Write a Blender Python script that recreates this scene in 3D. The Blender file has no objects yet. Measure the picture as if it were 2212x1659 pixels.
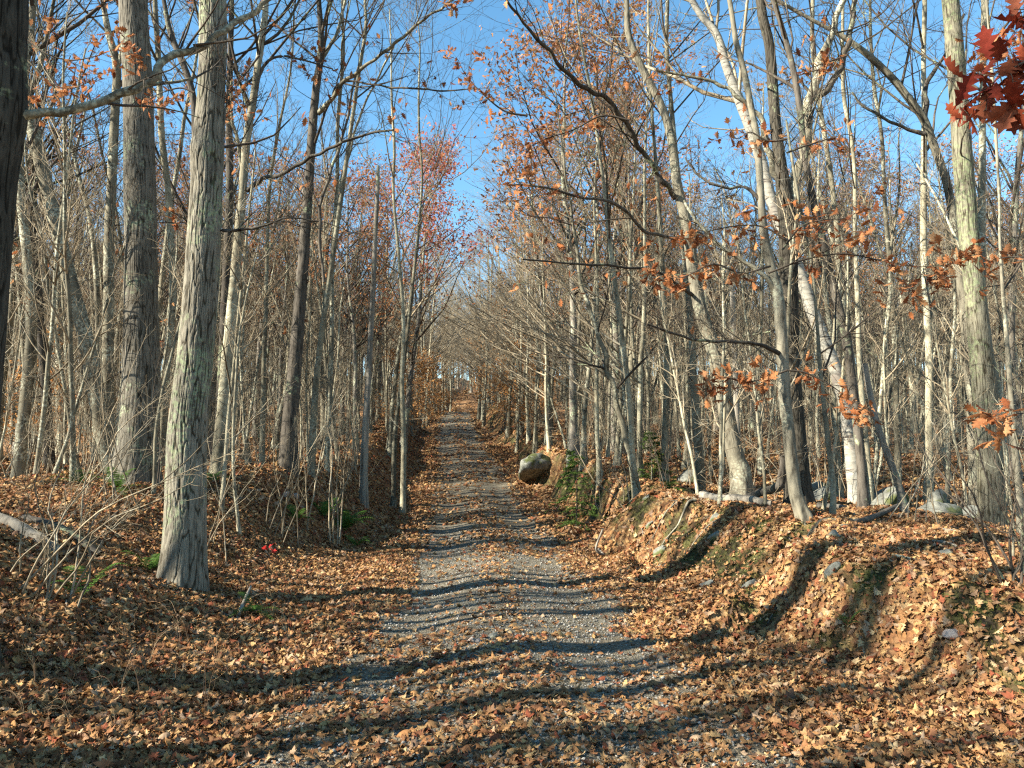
import bpy, math, random
import numpy as np
from mathutils import Vector, Matrix, Euler

# ------------------------------------------------------------------ camera, sky, sun, exposure
SC = bpy.context.scene
COL = SC.collection
R_ = math.radians
FPX, CX, CY = 1660.0, 1106.0, 829.5          # focal length and centre of the photograph, in pixels of a 2212 wide view
PITCH = math.atan(155.0 / FPX)
EYE = np.array([0.0, 0.0, 1.6])
cd = bpy.data.cameras.new('camera'); cam = bpy.data.objects.new('camera', cd); COL.objects.link(cam)
cam.location = EYE; cam.rotation_euler = (R_(90) + PITCH, 0, 0)
cd.sensor_width = 36; cd.lens = 36 * FPX / 2212; cd.clip_start = 0.05; cd.clip_end = 2000
SC.camera = cam

SUN_AZ = R_(21)      # shadows fall to the right and this much away from the camera
SUN_EL = R_(31)
sdir = Vector((-math.cos(SUN_AZ) * math.cos(SUN_EL), -math.sin(SUN_AZ) * math.cos(SUN_EL), math.sin(SUN_EL)))
w = bpy.data.worlds.new('World'); SC.world = w; w.use_nodes = True
nt = w.node_tree; nt.nodes.clear()
sky = nt.nodes.new('ShaderNodeTexSky'); sky.sky_type = 'NISHITA'; sky.sun_disc = False
sky.sun_elevation = SUN_EL
sky.sun_rotation = math.atan2(sdir.x, sdir.y)
sky.air_density = 1.0; sky.dust_density = 0.0; sky.ozone_density = 2.0; sky.altitude = 200
hs = nt.nodes.new('ShaderNodeHueSaturation'); hs.inputs['Saturation'].default_value = 1.16; hs.inputs['Hue'].default_value = 0.486
bg = nt.nodes.new('ShaderNodeBackground'); bg.inputs['Strength'].default_value = 0.088
wo = nt.nodes.new('ShaderNodeOutputWorld')
nt.links.new(sky.outputs[0], hs.inputs['Color']); nt.links.new(hs.outputs[0], bg.inputs['Color']); nt.links.new(bg.outputs[0], wo.inputs['Surface'])
sl = bpy.data.lights.new('sun', 'SUN'); sl.energy = 5.0; sl.angle = R_(0.5); sl.color = (1.0, 0.93, 0.80)
so = bpy.data.objects.new('sun', sl); COL.objects.link(so)
so.rotation_euler = sdir.to_track_quat('Z', 'Y').to_euler(); so.location = (-20, -10, 30)
SC.view_settings.view_transform = 'Standard'; SC.view_settings.look = 'None'
SC.view_settings.exposure = 1.78; SC.view_settings.gamma = 1.0
cy = SC.cycles
cy.max_bounces = 4; cy.diffuse_bounces = 2; cy.glossy_bounces = 1; cy.transmission_bounces = 2; cy.transparent_max_bounces = 4
cy.use_denoising = False
cy.sample_clamp_indirect = 4
cy.pixel_filter_type = 'BLACKMAN_HARRIS'; cy.filter_width = 1.25

rng = np.random.default_rng(7)

# ------------------------------------------------------------------ numeric helpers
def norm(v): return v / np.maximum(np.linalg.norm(v, axis=-1, keepdims=True), 1e-9)
def sstep(x):
    x = np.clip(x, 0, 1); return x * x * (3 - 2 * x)
def hash2(i, j, s):
    i = i.astype(np.int64); j = j.astype(np.int64)
    n = (i * 374761393 + j * 668265263 + s * 974711 + 1013904223) & 0x7fffffff
    n = ((n ^ (n >> 13)) * 1274126177) & 0x7fffffff
    n = ((n ^ (n >> 15)) * 1103515245) & 0x7fffffff
    return ((n ^ (n >> 16)) & 0xffffff) / float(0xffffff)
def vn(x, y, s=0, px=None):
    """value noise 0..1; px makes it periodic in x"""
    xi = np.floor(x); yi = np.floor(y); fx = x - xi; fy = y - yi
    fx = fx * fx * (3 - 2 * fx); fy = fy * fy * (3 - 2 * fy)
    x0, x1 = xi, xi + 1
    if px: x0 = np.mod(x0, px); x1 = np.mod(x1, px)
    a = hash2(x0, yi, s); b = hash2(x1, yi, s); c = hash2(x0, yi + 1, s); d = hash2(x1, yi + 1, s)
    return (a * (1 - fx) + b * fx) * (1 - fy) + (c * (1 - fx) + d * fx) * fy
def fbm(x, y, s=0, o=3):
    r = 0; a = 0.5; t = 0
    for k in range(o):
        r = r + a * vn(x * 2 ** k, y * 2 ** k, s + k * 17); t += a; a *= 0.5
    return r / t

# ------------------------------------------------------------------ terrain
_yy = np.linspace(-60, 320, 1521)
_z = np.interp(_yy, [-60, 0, 15, 24, 41, 60, 78, 84, 90, 97, 110, 125, 135, 200, 320],
               [-0.3, 0, 0.0, 0.28, 1.9, 4.0, 6.05, 6.4, 6.4, 7.0, 9.5, 11.8, 12.4, 21, 27])
_k = np.exp(-np.linspace(-2, 2, 17) ** 2); _k /= _k.sum()
_z = np.convolve(np.pad(_z, 8, mode='edge'), _k, 'valid')
_x = np.interp(_yy, [-60, 0, 6, 14.6, 24, 41, 60, 81, 97, 125, 200, 320], [1.5, 0.06, 0.0, -0.42, -1.1, -2.7, -4.4, -5.9, -5.7, -6.4, -9, -14])
_k2 = np.exp(-np.linspace(-2, 2, 33) ** 2); _k2 /= _k2.sum()
_x = np.convolve(np.pad(_x, 16, mode='edge'), _k2, 'valid')
def zr(y): return np.interp(y, _yy, _z)
def xr(y): return np.interp(y, _yy, _x)
def H(x, y):
    x = np.asarray(x, float); y = np.asarray(y, float)
    t = x - xr(y); z = zr(y).copy() if hasattr(zr(y), 'copy') else zr(y)
    at = np.abs(t)
    z = z + 0.05 * np.exp(-(t / 0.45) ** 2) - 0.035 * np.exp(-((at - 0.85) / 0.3) ** 2) + (fbm(x * .9, y * .5, 3) - .5) * .07
    # right bank
    foot = 2.35 + (fbm(y * .42 + 3, x * 0 + 1, 11) - .5) * 2.0 + (vn(y * 1.3, x * .7, 12) - .5) * .5
    foot = foot + np.interp(y, [2, 5.2, 8], [1.3, .95, 0])
    wd = 0.38 + .85 * vn(y * .5, x * 0 + 4, 14) + np.clip((y - 20) / 30, 0, 1) * .8
    hb = np.interp(y, [-60, 2, 6, 11, 16, 24, 60, 90, 320], [.25, .3, .52, .78, .80, 1.05, 1.0, .8, .8])
    s = sstep((t - foot) / wd)
    z = z + hb * s - 0.10 * np.exp(-((t - foot + .35) / .3) ** 2)
    bnd = sstep((t - foot - .05) / .2) * sstep((foot + wd + .25 - t) / .4)
    hol = sstep((fbm(y * 1.1 + 5, t * .5, 44) - .5) / .10)
    z = z - .30 * hol * bnd * np.interp(y, [5, 7, 20, 30], [.3, 1, 1, .3])
    z = z + .10 * sstep((t - foot - wd * .8) / .25) * sstep((foot + wd + .9 - t) / .5)
    # left bank
    footl = 2.15 + (vn(y * .4, x * 0, 21) - .5) * .6
    wl = np.interp(y, [-60, 4, 9.5, 14, 320], [4, 4.2, 4.0, 1.8, 1.8])
    hl = np.interp(y, [-60, 3, 9, 12, 15, 24, 60, 90, 320], [.8, .8, .85, 1.0, 1.3, 1.2, 1.0, .8, .8])
    sl_ = sstep((-t - footl) / wl)
    z = z + hl * sl_ - 0.06 * np.exp(-((-t - footl + .25) / .3) ** 2)
    side = sstep((at - 2.6) / 1.4)
    z = z + side * ((fbm(x * .22, y * .22, 31) - .5) * .6 + (fbm(x * .9, y * .9, 35) - .5) * .28 + (fbm(x * 2.6, y * 2.6, 38) - .5) * .12)
    z = z + 0.018 * np.maximum(at - 5, 0)
    return z
def P(px, py, d):
    X = (px - CX) / FPX; V_ = (CY - py) / FPX
    dx, dy, dz = X, math.cos(PITCH) - V_ * math.sin(PITCH), math.sin(PITCH) + V_ * math.cos(PITCH)
    k = d / dy
    return np.array([dx * k, d, EYE[2] + dz * k])
def gnd(px, d):
    x = (px - CX) / FPX * d
    return np.array([x, d, float(H(x, d))])
def hit(px, py):
    """distance at which the sight line through a pixel meets the ground"""
    ds = np.concatenate([np.arange(2, 40, .05), np.arange(40, 140, .3)])
    q = np.array([P(px, py, d) for d in ds])
    below = q[:, 2] < H(q[:, 0], q[:, 1])
    i = int(np.argmax(below)) if below.any() else len(ds) - 1
    return q[i]

# ------------------------------------------------------------------ mesh helpers
def mk(name, V, Q=None, T=None, mats=(), mi=None, smooth=True, attrs=None):
    V = np.asarray(V, np.float32).reshape(-1, 3)
    me = bpy.data.meshes.new(name)
    nq = 0 if Q is None else len(Q); ntri = 0 if T is None else len(T)
    me.vertices.add(len(V)); me.vertices.foreach_set('co', V.ravel())
    lv = []
    if nq: lv.append(np.asarray(Q, np.int32).ravel())
    if ntri: lv.append(np.asarray(T, np.int32).ravel())
    if lv:
        lv = np.concatenate(lv)
        me.loops.add(len(lv)); me.loops.foreach_set('vertex_index', lv)
        me.polygons.add(nq + ntri)
        st = np.concatenate([np.arange(nq) * 4, nq * 4 + np.arange(ntri) * 3]).astype(np.int32)
        me.polygons.foreach_set('loop_start', st)
        if smooth: me.polygons.foreach_set('use_smooth', np.ones(nq + ntri, bool))
        if mi is not None: me.polygons.foreach_set('material_index', np.asarray(mi, np.int32))
    for m in mats: me.materials.append(m)
    if attrs:
        for k, a in attrs.items():
            at = me.attributes.new(k, 'FLOAT', 'POINT'); at.data.foreach_set('value', np.asarray(a, np.float32))
    me.update(calc_edges=True)
    return me
def link(name, data, parent=None, loc=None, rot=None, scale=None):
    o = bpy.data.objects.new(name, data); COL.objects.link(o)
    if parent is not None: o.parent = parent
    if loc is not None: o.location = loc
    if rot is not None: o.rotation_euler = rot
    if scale is not None: o.scale = scale if hasattr(scale, '__len__') else (scale,) * 3
    return o
def tag(o, label=None, cat=None, group=None, kind=None):
    if label: o['label'] = label
    if cat: o['category'] = cat
    if group: o['group'] = group
    if kind: o['kind'] = kind
    return o
def thing(name, label, cat, loc=(0, 0, 0), group=None):
    return tag(link(name, None, None, loc), label, cat, group)
def catmull(pts, n):
    p = np.asarray(pts, float)
    if len(p) == 2: return p[0] + (p[1] - p[0]) * np.linspace(0, 1, n)[:, None]
    seg = np.linalg.norm(np.diff(p[:, :3], axis=0), axis=1); c = np.concatenate([[0], np.cumsum(seg)])
    pp = np.vstack([2 * p[0] - p[1], p, 2 * p[-1] - p[-2]])
    s = np.linspace(0, c[-1], n); i = np.clip(np.searchsorted(c, s, side='right') - 1, 0, len(p) - 2)
    u = ((s - c[i]) / np.maximum(seg[i], 1e-6))[:, None]
    a, b, cc, d = pp[i], pp[i + 1], pp[i + 2], pp[i + 3]
    return .5 * (2 * b + (cc - a) * u + (2 * a - 5 * b + 4 * cc - d) * u * u + (3 * b - a - 3 * cc + d) * u ** 3)
def tubes(Pn, Rn, S, off=0):
    """Pn (N,K,3), Rn (N,K): returns vertices and quads of N tubes with S sides"""
    N, K, _ = Pn.shape
    T = np.gradient(Pn, axis=1); T = norm(T)
    ax = norm(Pn[:, -1] - Pn[:, 0])
    ref = np.where(np.abs(ax[:, 2:3]) < .8, np.array([[0, 0, 1.]]), np.array([[1., 0, 0]]))
    ref = norm(ref - ax * (ref * ax).sum(-1, keepdims=True))
    n1 = norm(np.cross(T, ref[:, None, :])); n2 = np.cross(T, n1)
    th = np.arange(S) * 2 * np.pi / S
    V = Pn[:, :, None, :] + Rn[:, :, None, None] * (n1[:, :, None, :] * np.cos(th)[None, None, :, None] + n2[:, :, None, :] * np.sin(th)[None, None, :, None])
    idx = np.arange(N * K * S).reshape(N, K, S) + off
    a = idx[:, :-1, :]; b = idx[:, 1:, :]
    Q = np.stack([a, np.roll(a, -1, 2), np.roll(b, -1, 2), b], -1).reshape(-1, 4)
    return V.reshape(-1, 3), Q[:, ::-1]
class Geo:
    def __init__(s): s.V = []; s.Q = []; s.T = []; s.n = 0
    def tube(s, Pn, Rn, S):
        if len(Pn) == 0: return
        v, q = tubes(np.asarray(Pn, float), np.asarray(Rn, float), S, s.n); s.V.append(v); s.Q.append(q); s.n += len(v)
    def add(s, v, q=None, t=None):
        s.V.append(np.asarray(v, float).reshape(-1, 3))
        if q is not None and len(q): s.Q.append(np.asarray(q) + s.n)
        if t is not None and len(t): s.T.append(np.asarray(t) + s.n)
        s.n += len(s.V[-1])
    def get(s):
        return (np.vstack(s.V) if s.V else np.zeros((0, 3)), np.vstack(s.Q) if s.Q else None, np.vstack(s.T) if s.T else None)
    def mesh(s, name, mats, smooth=True):
        V, Q, T = s.get(); return mk(name, V, Q, T, mats, smooth=smooth)
def spawn(rg, Pp, Rp, n, lenf, ang, K, rf=.6, up=.1, wander=.12, umin=.2, umax=1., lmin=.1, lmax=99, dec=.6, rmin=.002, flat=0, bias=None):
    N, Kp, _ = Pp.shape
    L = np.linalg.norm(np.diff(Pp, axis=1), axis=2).sum(1)
    u = rg.uniform(umin, umax, (N, n)); q = u * (Kp - 1); i = np.clip(q.astype(int), 0, Kp - 2); f = (q - i)[..., None]
    ar = np.arange(N)[:, None]
    a = Pp[ar, i]; b = Pp[ar, i + 1]; st = a + (b - a) * f; tn = norm(b - a)
    r = Rp[ar, i] * (1 - f[..., 0]) + Rp[ar, i + 1] * f[..., 0]
    v = rg.normal(size=st.shape)
    if bias is not None: v = v + np.asarray(bias)
    if flat: v[..., 2] *= (1 - flat)
    v = norm(v - tn * (v * tn).sum(-1, keepdims=True))
    an = np.clip(rg.normal(ang, .2, (N, n)), .15, 1.9)[..., None]
    d = tn * np.cos(an) + v * np.sin(an)
    ln = np.clip(L[:, None] * lenf * (1 - dec * (u - umin) / max(umax - umin, .01)) * rg.uniform(.55, 1.25, (N, n)), lmin, lmax)
    M = N * n; st = st.reshape(M, 3); d = d.reshape(M, 3); ln = ln.reshape(M); r = r.reshape(M)
    out = np.empty((M, K, 3)); out[:, 0] = st; p = st.copy()
    for k in range(1, K):
        d = norm(d + rg.normal(size=d.shape) * wander + np.array([0, 0, up]))
        p = p + d * (ln / (K - 1))[:, None]; out[:, k] = p
    r0 = np.maximum(np.minimum(r * rf * rg.uniform(.7, 1.1, M), ln * .013), rmin)
    R = r0[:, None] * np.linspace(1, .3, K)[None, :]
    return out, np.maximum(R, rmin * .6)

# ------------------------------------------------------------------ materials
def newmat(name):
    m = bpy.data.materials.new(name); m.use_nodes = True; t = m.node_tree; t.nodes.clear()
    out = t.nodes.new('ShaderNodeOutputMaterial'); b = t.nodes.new('ShaderNodeBsdfPrincipled')
    b.inputs['Roughness'].default_value = .85
    b.inputs['Specular IOR Level'].default_value = .25
    t.links.new(b.outputs[0], out.inputs[0]); return m, t, b, out
def N_(t, ty, **kw):
    n = t.nodes.new(ty)
    for k, v in kw.items():
        if k in n.inputs: n.inputs[k].default_value = v
        else: setattr(n, k, v)
    return n
def ramp(t, stops, interp='LINEAR'):
    r = t.nodes.new('ShaderNodeValToRGB'); cr = r.color_ramp; cr.interpolation = interp
    while len(cr.elements) < len(stops): cr.elements.new(.5)
    for e, (p, c) in zip(cr.elements, stops): e.position = p; e.color = (*c, 1)
    return r
def mixc(t, f, a, b, mode='MIX'):
    m = t.nodes.new('ShaderNodeMix'); m.data_type = 'RGBA'; m.blend_type = mode
    for s, v in ((0, f), (6, a), (7, b)):
        if hasattr(v, 'default_value') or hasattr(v, 'links'): t.links.new(v, m.inputs[s])
        else: m.inputs[s].default_value = v if s == 0 else (*v, 1)
    return m.outputs[2]
def bark(name, light, dark, lichen=(.33, .37, .22), la=.35, sc=14, zs=.16, bump=.6, rand=.35, pos=.42, lsc=1.3, ridged=False):
    m, t, b, out = newmat(name)
    tc = N_(t, 'ShaderNodeTexCoord'); oi = N_(t, 'ShaderNodeObjectInfo')
    mp = N_(t, 'ShaderNodeMapping'); mp.inputs['Scale'].default_value = (1, 1, zs)
    ad = N_(t, 'ShaderNodeVectorMath', operation='ADD')
    cmb = N_(t, 'ShaderNodeMath', operation='MULTIPLY'); cmb.inputs[1].default_value = 37
    t.links.new(oi.outputs['Random'], cmb.inputs[0])
    t.links.new(tc.outputs['Object'], ad.inputs[0]); t.links.new(cmb.outputs[0], ad.inputs[1]); t.links.new(ad.outputs[0], mp.inputs[0])
    n1 = N_(t, 'ShaderNodeTexNoise', Scale=sc, Detail=5, Roughness=.65); t.links.new(mp.outputs[0], n1.inputs['Vector'])
    n2 = N_(t, 'ShaderNodeTexNoise', Scale=lsc, Detail=5, Roughness=.7); t.links.new(ad.outputs[0], n2.inputs['Vector'])
    r1 = ramp(t, [(pos - .14, dark), (pos + .1, light), (.8, tuple(min(c * 1.25, .8) for c in light))]); t.links.new(n1.outputs[0], r1.inputs[0])
    r2 = ramp(t, [(.62 - la * .25, (0, 0, 0)), (.67 - la * .2, (1, 1, 1))]); t.links.new(n2.outputs[0], r2.inputs[0])
    n3 = N_(t, 'ShaderNodeTexNoise', Scale=22, Detail=3); t.links.new(ad.outputs[0], n3.inputs['Vector'])
    mm = N_(t, 'ShaderNodeMath', operation='MULTIPLY'); t.links.new(r2.outputs[0], mm.inputs[0]); 
    r3 = ramp(t, [(.45, (0, 0, 0)), (.6, (1, 1, 1))]); t.links.new(n3.outputs[0], r3.inputs[0]); t.links.new(r3.outputs[0], mm.inputs[1])
    c = mixc(t, mm.outputs[0], r1.outputs[0], lichen)
    # broad stains and a tint of its own for each tree
    n4 = N_(t, 'ShaderNodeTexNoise', Scale=.7, Detail=4); t.links.new(ad.outputs[0], n4.inputs['Vector'])
    mr = N_(t, 'ShaderNodeMapRange'); mr.inputs[1].default_value = .3; mr.inputs[2].default_value = .7; mr.inputs[3].default_value = 1 - rand; mr.inputs[4].default_value = 1.2
    t.links.new(n4.outputs[0], mr.inputs[0])
    mr2 = N_(t, 'ShaderNodeMapRange'); mr2.inputs[3].default_value = 1 - rand * .9; mr2.inputs[4].default_value = 1.15
    t.links.new(oi.outputs['Random'], mr2.inputs[0])
    m3 = N_(t, 'ShaderNodeMath', operation='MULTIPLY'); t.links.new(mr.outputs[0], m3.inputs[0]); t.links.new(mr2.outputs[0], m3.inputs[1])
    vm = N_(t, 'ShaderNodeVectorMath', operation='SCALE'); t.links.new(c, vm.inputs[0]); t.links.new(m3.outputs[0], vm.inputs['Scale'])
    t.links.new(vm.outputs[0], b.inputs['Base Color'])
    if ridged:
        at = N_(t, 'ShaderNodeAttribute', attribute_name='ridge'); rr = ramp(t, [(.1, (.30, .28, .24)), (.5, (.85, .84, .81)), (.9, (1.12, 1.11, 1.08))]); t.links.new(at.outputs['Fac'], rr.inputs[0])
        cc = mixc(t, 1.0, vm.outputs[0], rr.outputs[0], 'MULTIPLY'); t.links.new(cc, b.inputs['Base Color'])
    if bump:
        bp = N_(t, 'ShaderNodeBump', Strength=bump, Distance=.02); t.links.new(n1.outputs[0], bp.inputs['Height']); t.links.new(bp.outputs[0], b.inputs['Normal'])
    b.inputs['Specular IOR Level'].default_value = .12
    return m
M_furrow = bark('furrowed_bark', (.22, .195, .155), (.045, .038, .03), la=.42, sc=26, zs=.13, bump=.9, lichen=(.36, .42, .27))
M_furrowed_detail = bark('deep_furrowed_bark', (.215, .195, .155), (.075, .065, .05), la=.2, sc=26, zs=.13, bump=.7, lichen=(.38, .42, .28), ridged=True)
M_dark_detail = bark('deep_dark_bark', (.09, .08, .062), (.03, .026, .02), la=.2, sc=20, zs=.2, bump=.7, ridged=True)  # near black tone holds the backlit shade of the left edge trunk
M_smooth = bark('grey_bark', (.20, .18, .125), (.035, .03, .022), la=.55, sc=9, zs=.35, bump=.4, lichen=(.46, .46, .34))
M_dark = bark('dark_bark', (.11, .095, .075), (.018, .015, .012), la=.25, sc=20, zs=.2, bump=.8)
M_pole = bark('pale_bark', (.35, .315, .215), (.06, .05, .036), la=.5, sc=10, zs=.4, bump=.3, rand=.5, lichen=(.48, .47, .34))
M_twig = bark('twig_bark', (.34, .275, .18), (.10, .078, .052), la=.4, sc=4, zs=1, bump=0, rand=.45, lichen=(.42, .39, .30))
M_twigd = bark('dark_twig_bark', (.10, .08, .06), (.04, .032, .025), la=.3, sc=4, zs=1, bump=0, rand=.4)  # dark copy of the twig bark, puts shade contrast into the mature crowns
M_mid = bark('mottled_bark', (.20, .18, .13), (.035, .03, .022), la=.3, sc=14, zs=.3, bump=.6, lichen=(.32, .32, .23))
M_dead = bark('weathered_wood', (.27, .24, .19), (.06, .05, .04), la=.3, sc=16, zs=.08, bump=.7)
def birch():
    m, t, b, out = newmat('birch_bark')
    tc = N_(t, 'ShaderNodeTexCoord'); mp = N_(t, 'ShaderNodeMapping'); mp.inputs['Scale'].default_value = (2.2, 2.2, 16)
    t.links.new(tc.outputs['Object'], mp.inputs[0])
    n1 = N_(t, 'ShaderNodeTexNoise', Scale=1.6, Detail=3, Roughness=.6); t.links.new(mp.outputs[0], n1.inputs[0])
    n2 = N_(t, 'ShaderNodeTexNoise', Scale=3.2, Detail=5); t.links.new(tc.outputs['Object'], n2.inputs[0])
    r1 = ramp(t, [(.33, (.06, .05, .045)), (.40, (.25, .235, .19)), (.7, (.36, .34, .285))]); t.links.new(n1.outputs[0], r1.inputs[0])
    r2 = ramp(t, [(.55, (0, 0, 0)), (.68, (1, 1, 1))]); t.links.new(n2.outputs[0], r2.inputs[0])
    c = mixc(t, r2.outputs[0], r1.outputs[0], (.20, .17, .14)); t.links.new(c, b.inputs['Base Color'])
    bp = N_(t, 'ShaderNodeBump', Strength=.4, Distance=.01); t.links.new(n1.outputs[0], bp.inputs['Height']); t.links.new(bp.outputs[0], b.inputs['Normal'])
    return m
M_birch = birch()
def leafmat(name, cols, trans=.3, island=False, rough=.75, sheen=.08):
    m, t, b, out = newmat(name)
    if island: src = N_(t, 'ShaderNodeNewGeometry').outputs['Random Per Island']
    else: src = N_(t, 'ShaderNodeObjectInfo').outputs['Random']
    n = len(cols); r = ramp(t, [(i / (n - 1), c) for i, c in enumerate(cols)]); t.links.new(src, r.inputs[0])
    tc = N_(t, 'ShaderNodeTexCoord'); nz = N_(t, 'ShaderNodeTexNoise', Scale=28 if not island else 9, Detail=2); t.links.new(tc.outputs['Object'], nz.inputs[0])
    mr = N_(t, 'ShaderNodeMapRange'); mr.inputs[1].default_value = .3; mr.inputs[2].default_value = .7; mr.inputs[3].default_value = .72; mr.inputs[4].default_value = 1.2
    t.links.new(nz.outputs[0], mr.inputs[0])
    vm = N_(t, 'ShaderNodeVectorMath', operation='SCALE'); t.links.new(r.outputs[0], vm.inputs[0]); t.links.new(mr.outputs[0], vm.inputs['Scale'])
    t.links.new(vm.outputs[0], b.inputs['Base Color'])
    b.inputs['Roughness'].default_value = rough; b.inputs['Specular IOR Level'].default_value = sheen
    tr = N_(t, 'ShaderNodeBsdfTranslucent'); t.links.new(vm.outputs[0], tr.inputs[0])
    mx = N_(t, 'ShaderNodeMixShader'); mx.inputs[0].default_value = trans
    t.links.new(b.outputs[0], mx.inputs[1]); t.links.new(tr.outputs[0], mx.inputs[2]); t.links.new(mx.outputs[0], out.inputs[0])
    return m
LITTER = [(.11, .052, .026), (.38, .20, .08), (.19, .085, .036), (.50, .31, .13), (.15, .07, .036), (.28, .14, .06), (.52, .37, .19), (.21, .095, .042), (.40, .215, .085), (.10, .055, .035), (.42, .29, .18), (.25, .115, .05), (.17, .08, .04), (.24, .07, .035), (.46, .29, .12), (.13, .07, .045)]
M_litter = leafmat('fallen_leaf', LITTER, .15)
M_rust = leafmat('rust_leaf', [(.32, .11, .04), (.46, .20, .08), (.22, .07, .028), (.52, .28, .13), (.36, .13, .045), (.18, .06, .028)], .32)
M_red = leafmat('red_leaf', [(.20, .03, .018), (.30, .07, .03), (.13, .022, .015), (.36, .12, .06)], .28)
M_rusti = leafmat('rust_foliage', [(.30, .12, .045), (.42, .20, .08), (.20, .075, .035), (.48, .27, .13), (.32, .13, .05)], .35, True)
M_redi = leafmat('crimson_foliage', [(.34, .07, .05), (.48, .13, .08), (.24, .05, .045), (.50, .22, .10), (.36, .10, .05)], .35, True)
M_orangei = leafmat('orange_foliage', [(.42, .19, .06), (.52, .28, .10), (.32, .13, .045), (.55, .34, .15)], .4, True)
M_fern = leafmat('fern_green', [(.06, .13, .022), (.11, .20, .04), (.07, .15, .03)], .35, True)
M_needle = leafmat('spruce_needle', [(.07, .12, .025), (.11, .17, .04), (.05, .09, .02)], .2, True)
M_moss = leafmat('moss_green', [(.045, .055, .012), (.08, .085, .02), (.11, .11, .03), (.06, .045, .018)], .2, True)
M_straw = leafmat('dry_stalk', [(.36, .27, .16), (.24, .15, .09), (.44, .34, .20)], .2, True)

def groundmat():
    m, t, b, out = newmat('forest_floor')
    tc = N_(t, 'ShaderNodeTexCoord')
    nz = N_(t, 'ShaderNodeTexNoise', Scale=5, Detail=3); t.links.new(tc.outputs['Object'], nz.inputs[0])
    wv = N_(t, 'ShaderNodeVectorMath', operation='MULTIPLY_ADD'); t.links.new(nz.outputs['Color'], wv.inputs[0]); wv.inputs[1].default_value = (.12, .12, .12); t.links.new(tc.outputs['Object'], wv.inputs[2])
    vo = N_(t, 'ShaderNodeTexVoronoi', Scale=17); t.links.new(wv.outputs[0], vo.inputs['Vector'])
    sp = N_(t, 'ShaderNodeSeparateColor'); t.links.new(vo.outputs['Color'], sp.inputs[0])
    r = ramp(t, [(i / 7, c) for i, c in enumerate(LITTER[:8])]); t.links.new(sp.outputs[0], r.inputs[0])
    n2 = N_(t, 'ShaderNodeTexNoise', Scale=.6, Detail=5); t.links.new(tc.outputs['Object'], n2.inputs[0])
    r2 = ramp(t, [(.35, (.55, .5, .45)), (.65, (1.05, 1, .95))]); t.links.new(n2.outputs[0], r2.inputs[0])
    c = mixc(t, 1.0, r.outputs[0], r2.outputs[0], 'MULTIPLY')
    # bare soil and moss where the attribute says the bank is steep
    at = N_(t, 'ShaderNodeAttribute', attribute_name='moss')
    nm = N_(t, 'ShaderNodeTexNoise', Scale=8, Detail=5); t.links.new(tc.outputs['Object'], nm.inputs[0])
    rm = ramp(t, [(.35, (.03, .022, .012)), (.48, (.055, .045, .018)), (.6, (.085, .085, .025)), (.75, (.15, .13, .045))]); t.links.new(nm.outputs[0], rm.inputs[0])
    c = mixc(t, at.outputs['Fac'], c, rm.outputs[0])
    t.links.new(c, b.inputs['Base Color'])
    ad = N_(t, 'ShaderNodeMath', operation='ADD'); t.links.new(vo.outputs['Distance'], ad.inputs[0]); t.links.new(nm.outputs[0], ad.inputs[1])
    bp = N_(t, 'ShaderNodeBump', Strength=1.0, Distance=.07); t.links.new(ad.outputs[0], bp.inputs['Height']); t.links.new(bp.outputs[0], b.inputs['Normal'])
    return m
def roadmat():
    m, t, b, out = newmat('packed_gravel')
    tc = N_(t, 'ShaderNodeTexCoord')
    v1 = N_(t, 'ShaderNodeTexVoronoi', Scale=55); t.links.new(tc.outputs['Object'], v1.inputs['Vector'])
    sp = N_(t, 'ShaderNodeSeparateColor'); t.links.new(v1.outputs['Color'], sp.inputs[0])
    r = ramp(t, [(0, (.085, .08, .065)), (.35, (.175, .158, .12)), (.8, (.245, .222, .172)), (1, (.34, .32, .27))]); t.links.new(sp.outputs[0], r.inputs[0])
    n2 = N_(t, 'ShaderNodeTexNoise', Scale=1.1, Detail=6, Roughness=.65); t.links.new(tc.outputs['Object'], n2.inputs[0])
    r2 = ramp(t, [(.35, (.58, .50, .40)), (.62, (1.0, .96, .86))]); t.links.new(n2.outputs[0], r2.inputs[0])
    c = mixc(t, 1.0, r.outputs[0], r2.outputs[0], 'MULTIPLY')
    n3 = N_(t, 'ShaderNodeTexNoise', Scale=130, Detail=2); t.links.new(tc.outputs['Object'], n3.inputs[0])
    c = mixc(t, .3, c, n3.outputs[0], 'OVERLAY')
    t.links.new(c, b.inputs['Base Color'])
    ad = N_(t, 'ShaderNodeMath', operation='ADD'); t.links.new(v1.outputs['Distance'], ad.inputs[0]); t.links.new(n3.outputs[0], ad.inputs[1])
    bp = N_(t, 'ShaderNodeBump', Strength=.8, Distance=.02); t.links.new(ad.outputs[0], bp.inputs['Height']); t.links.new(bp.outputs[0], b.inputs['Normal'])
    return m
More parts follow.
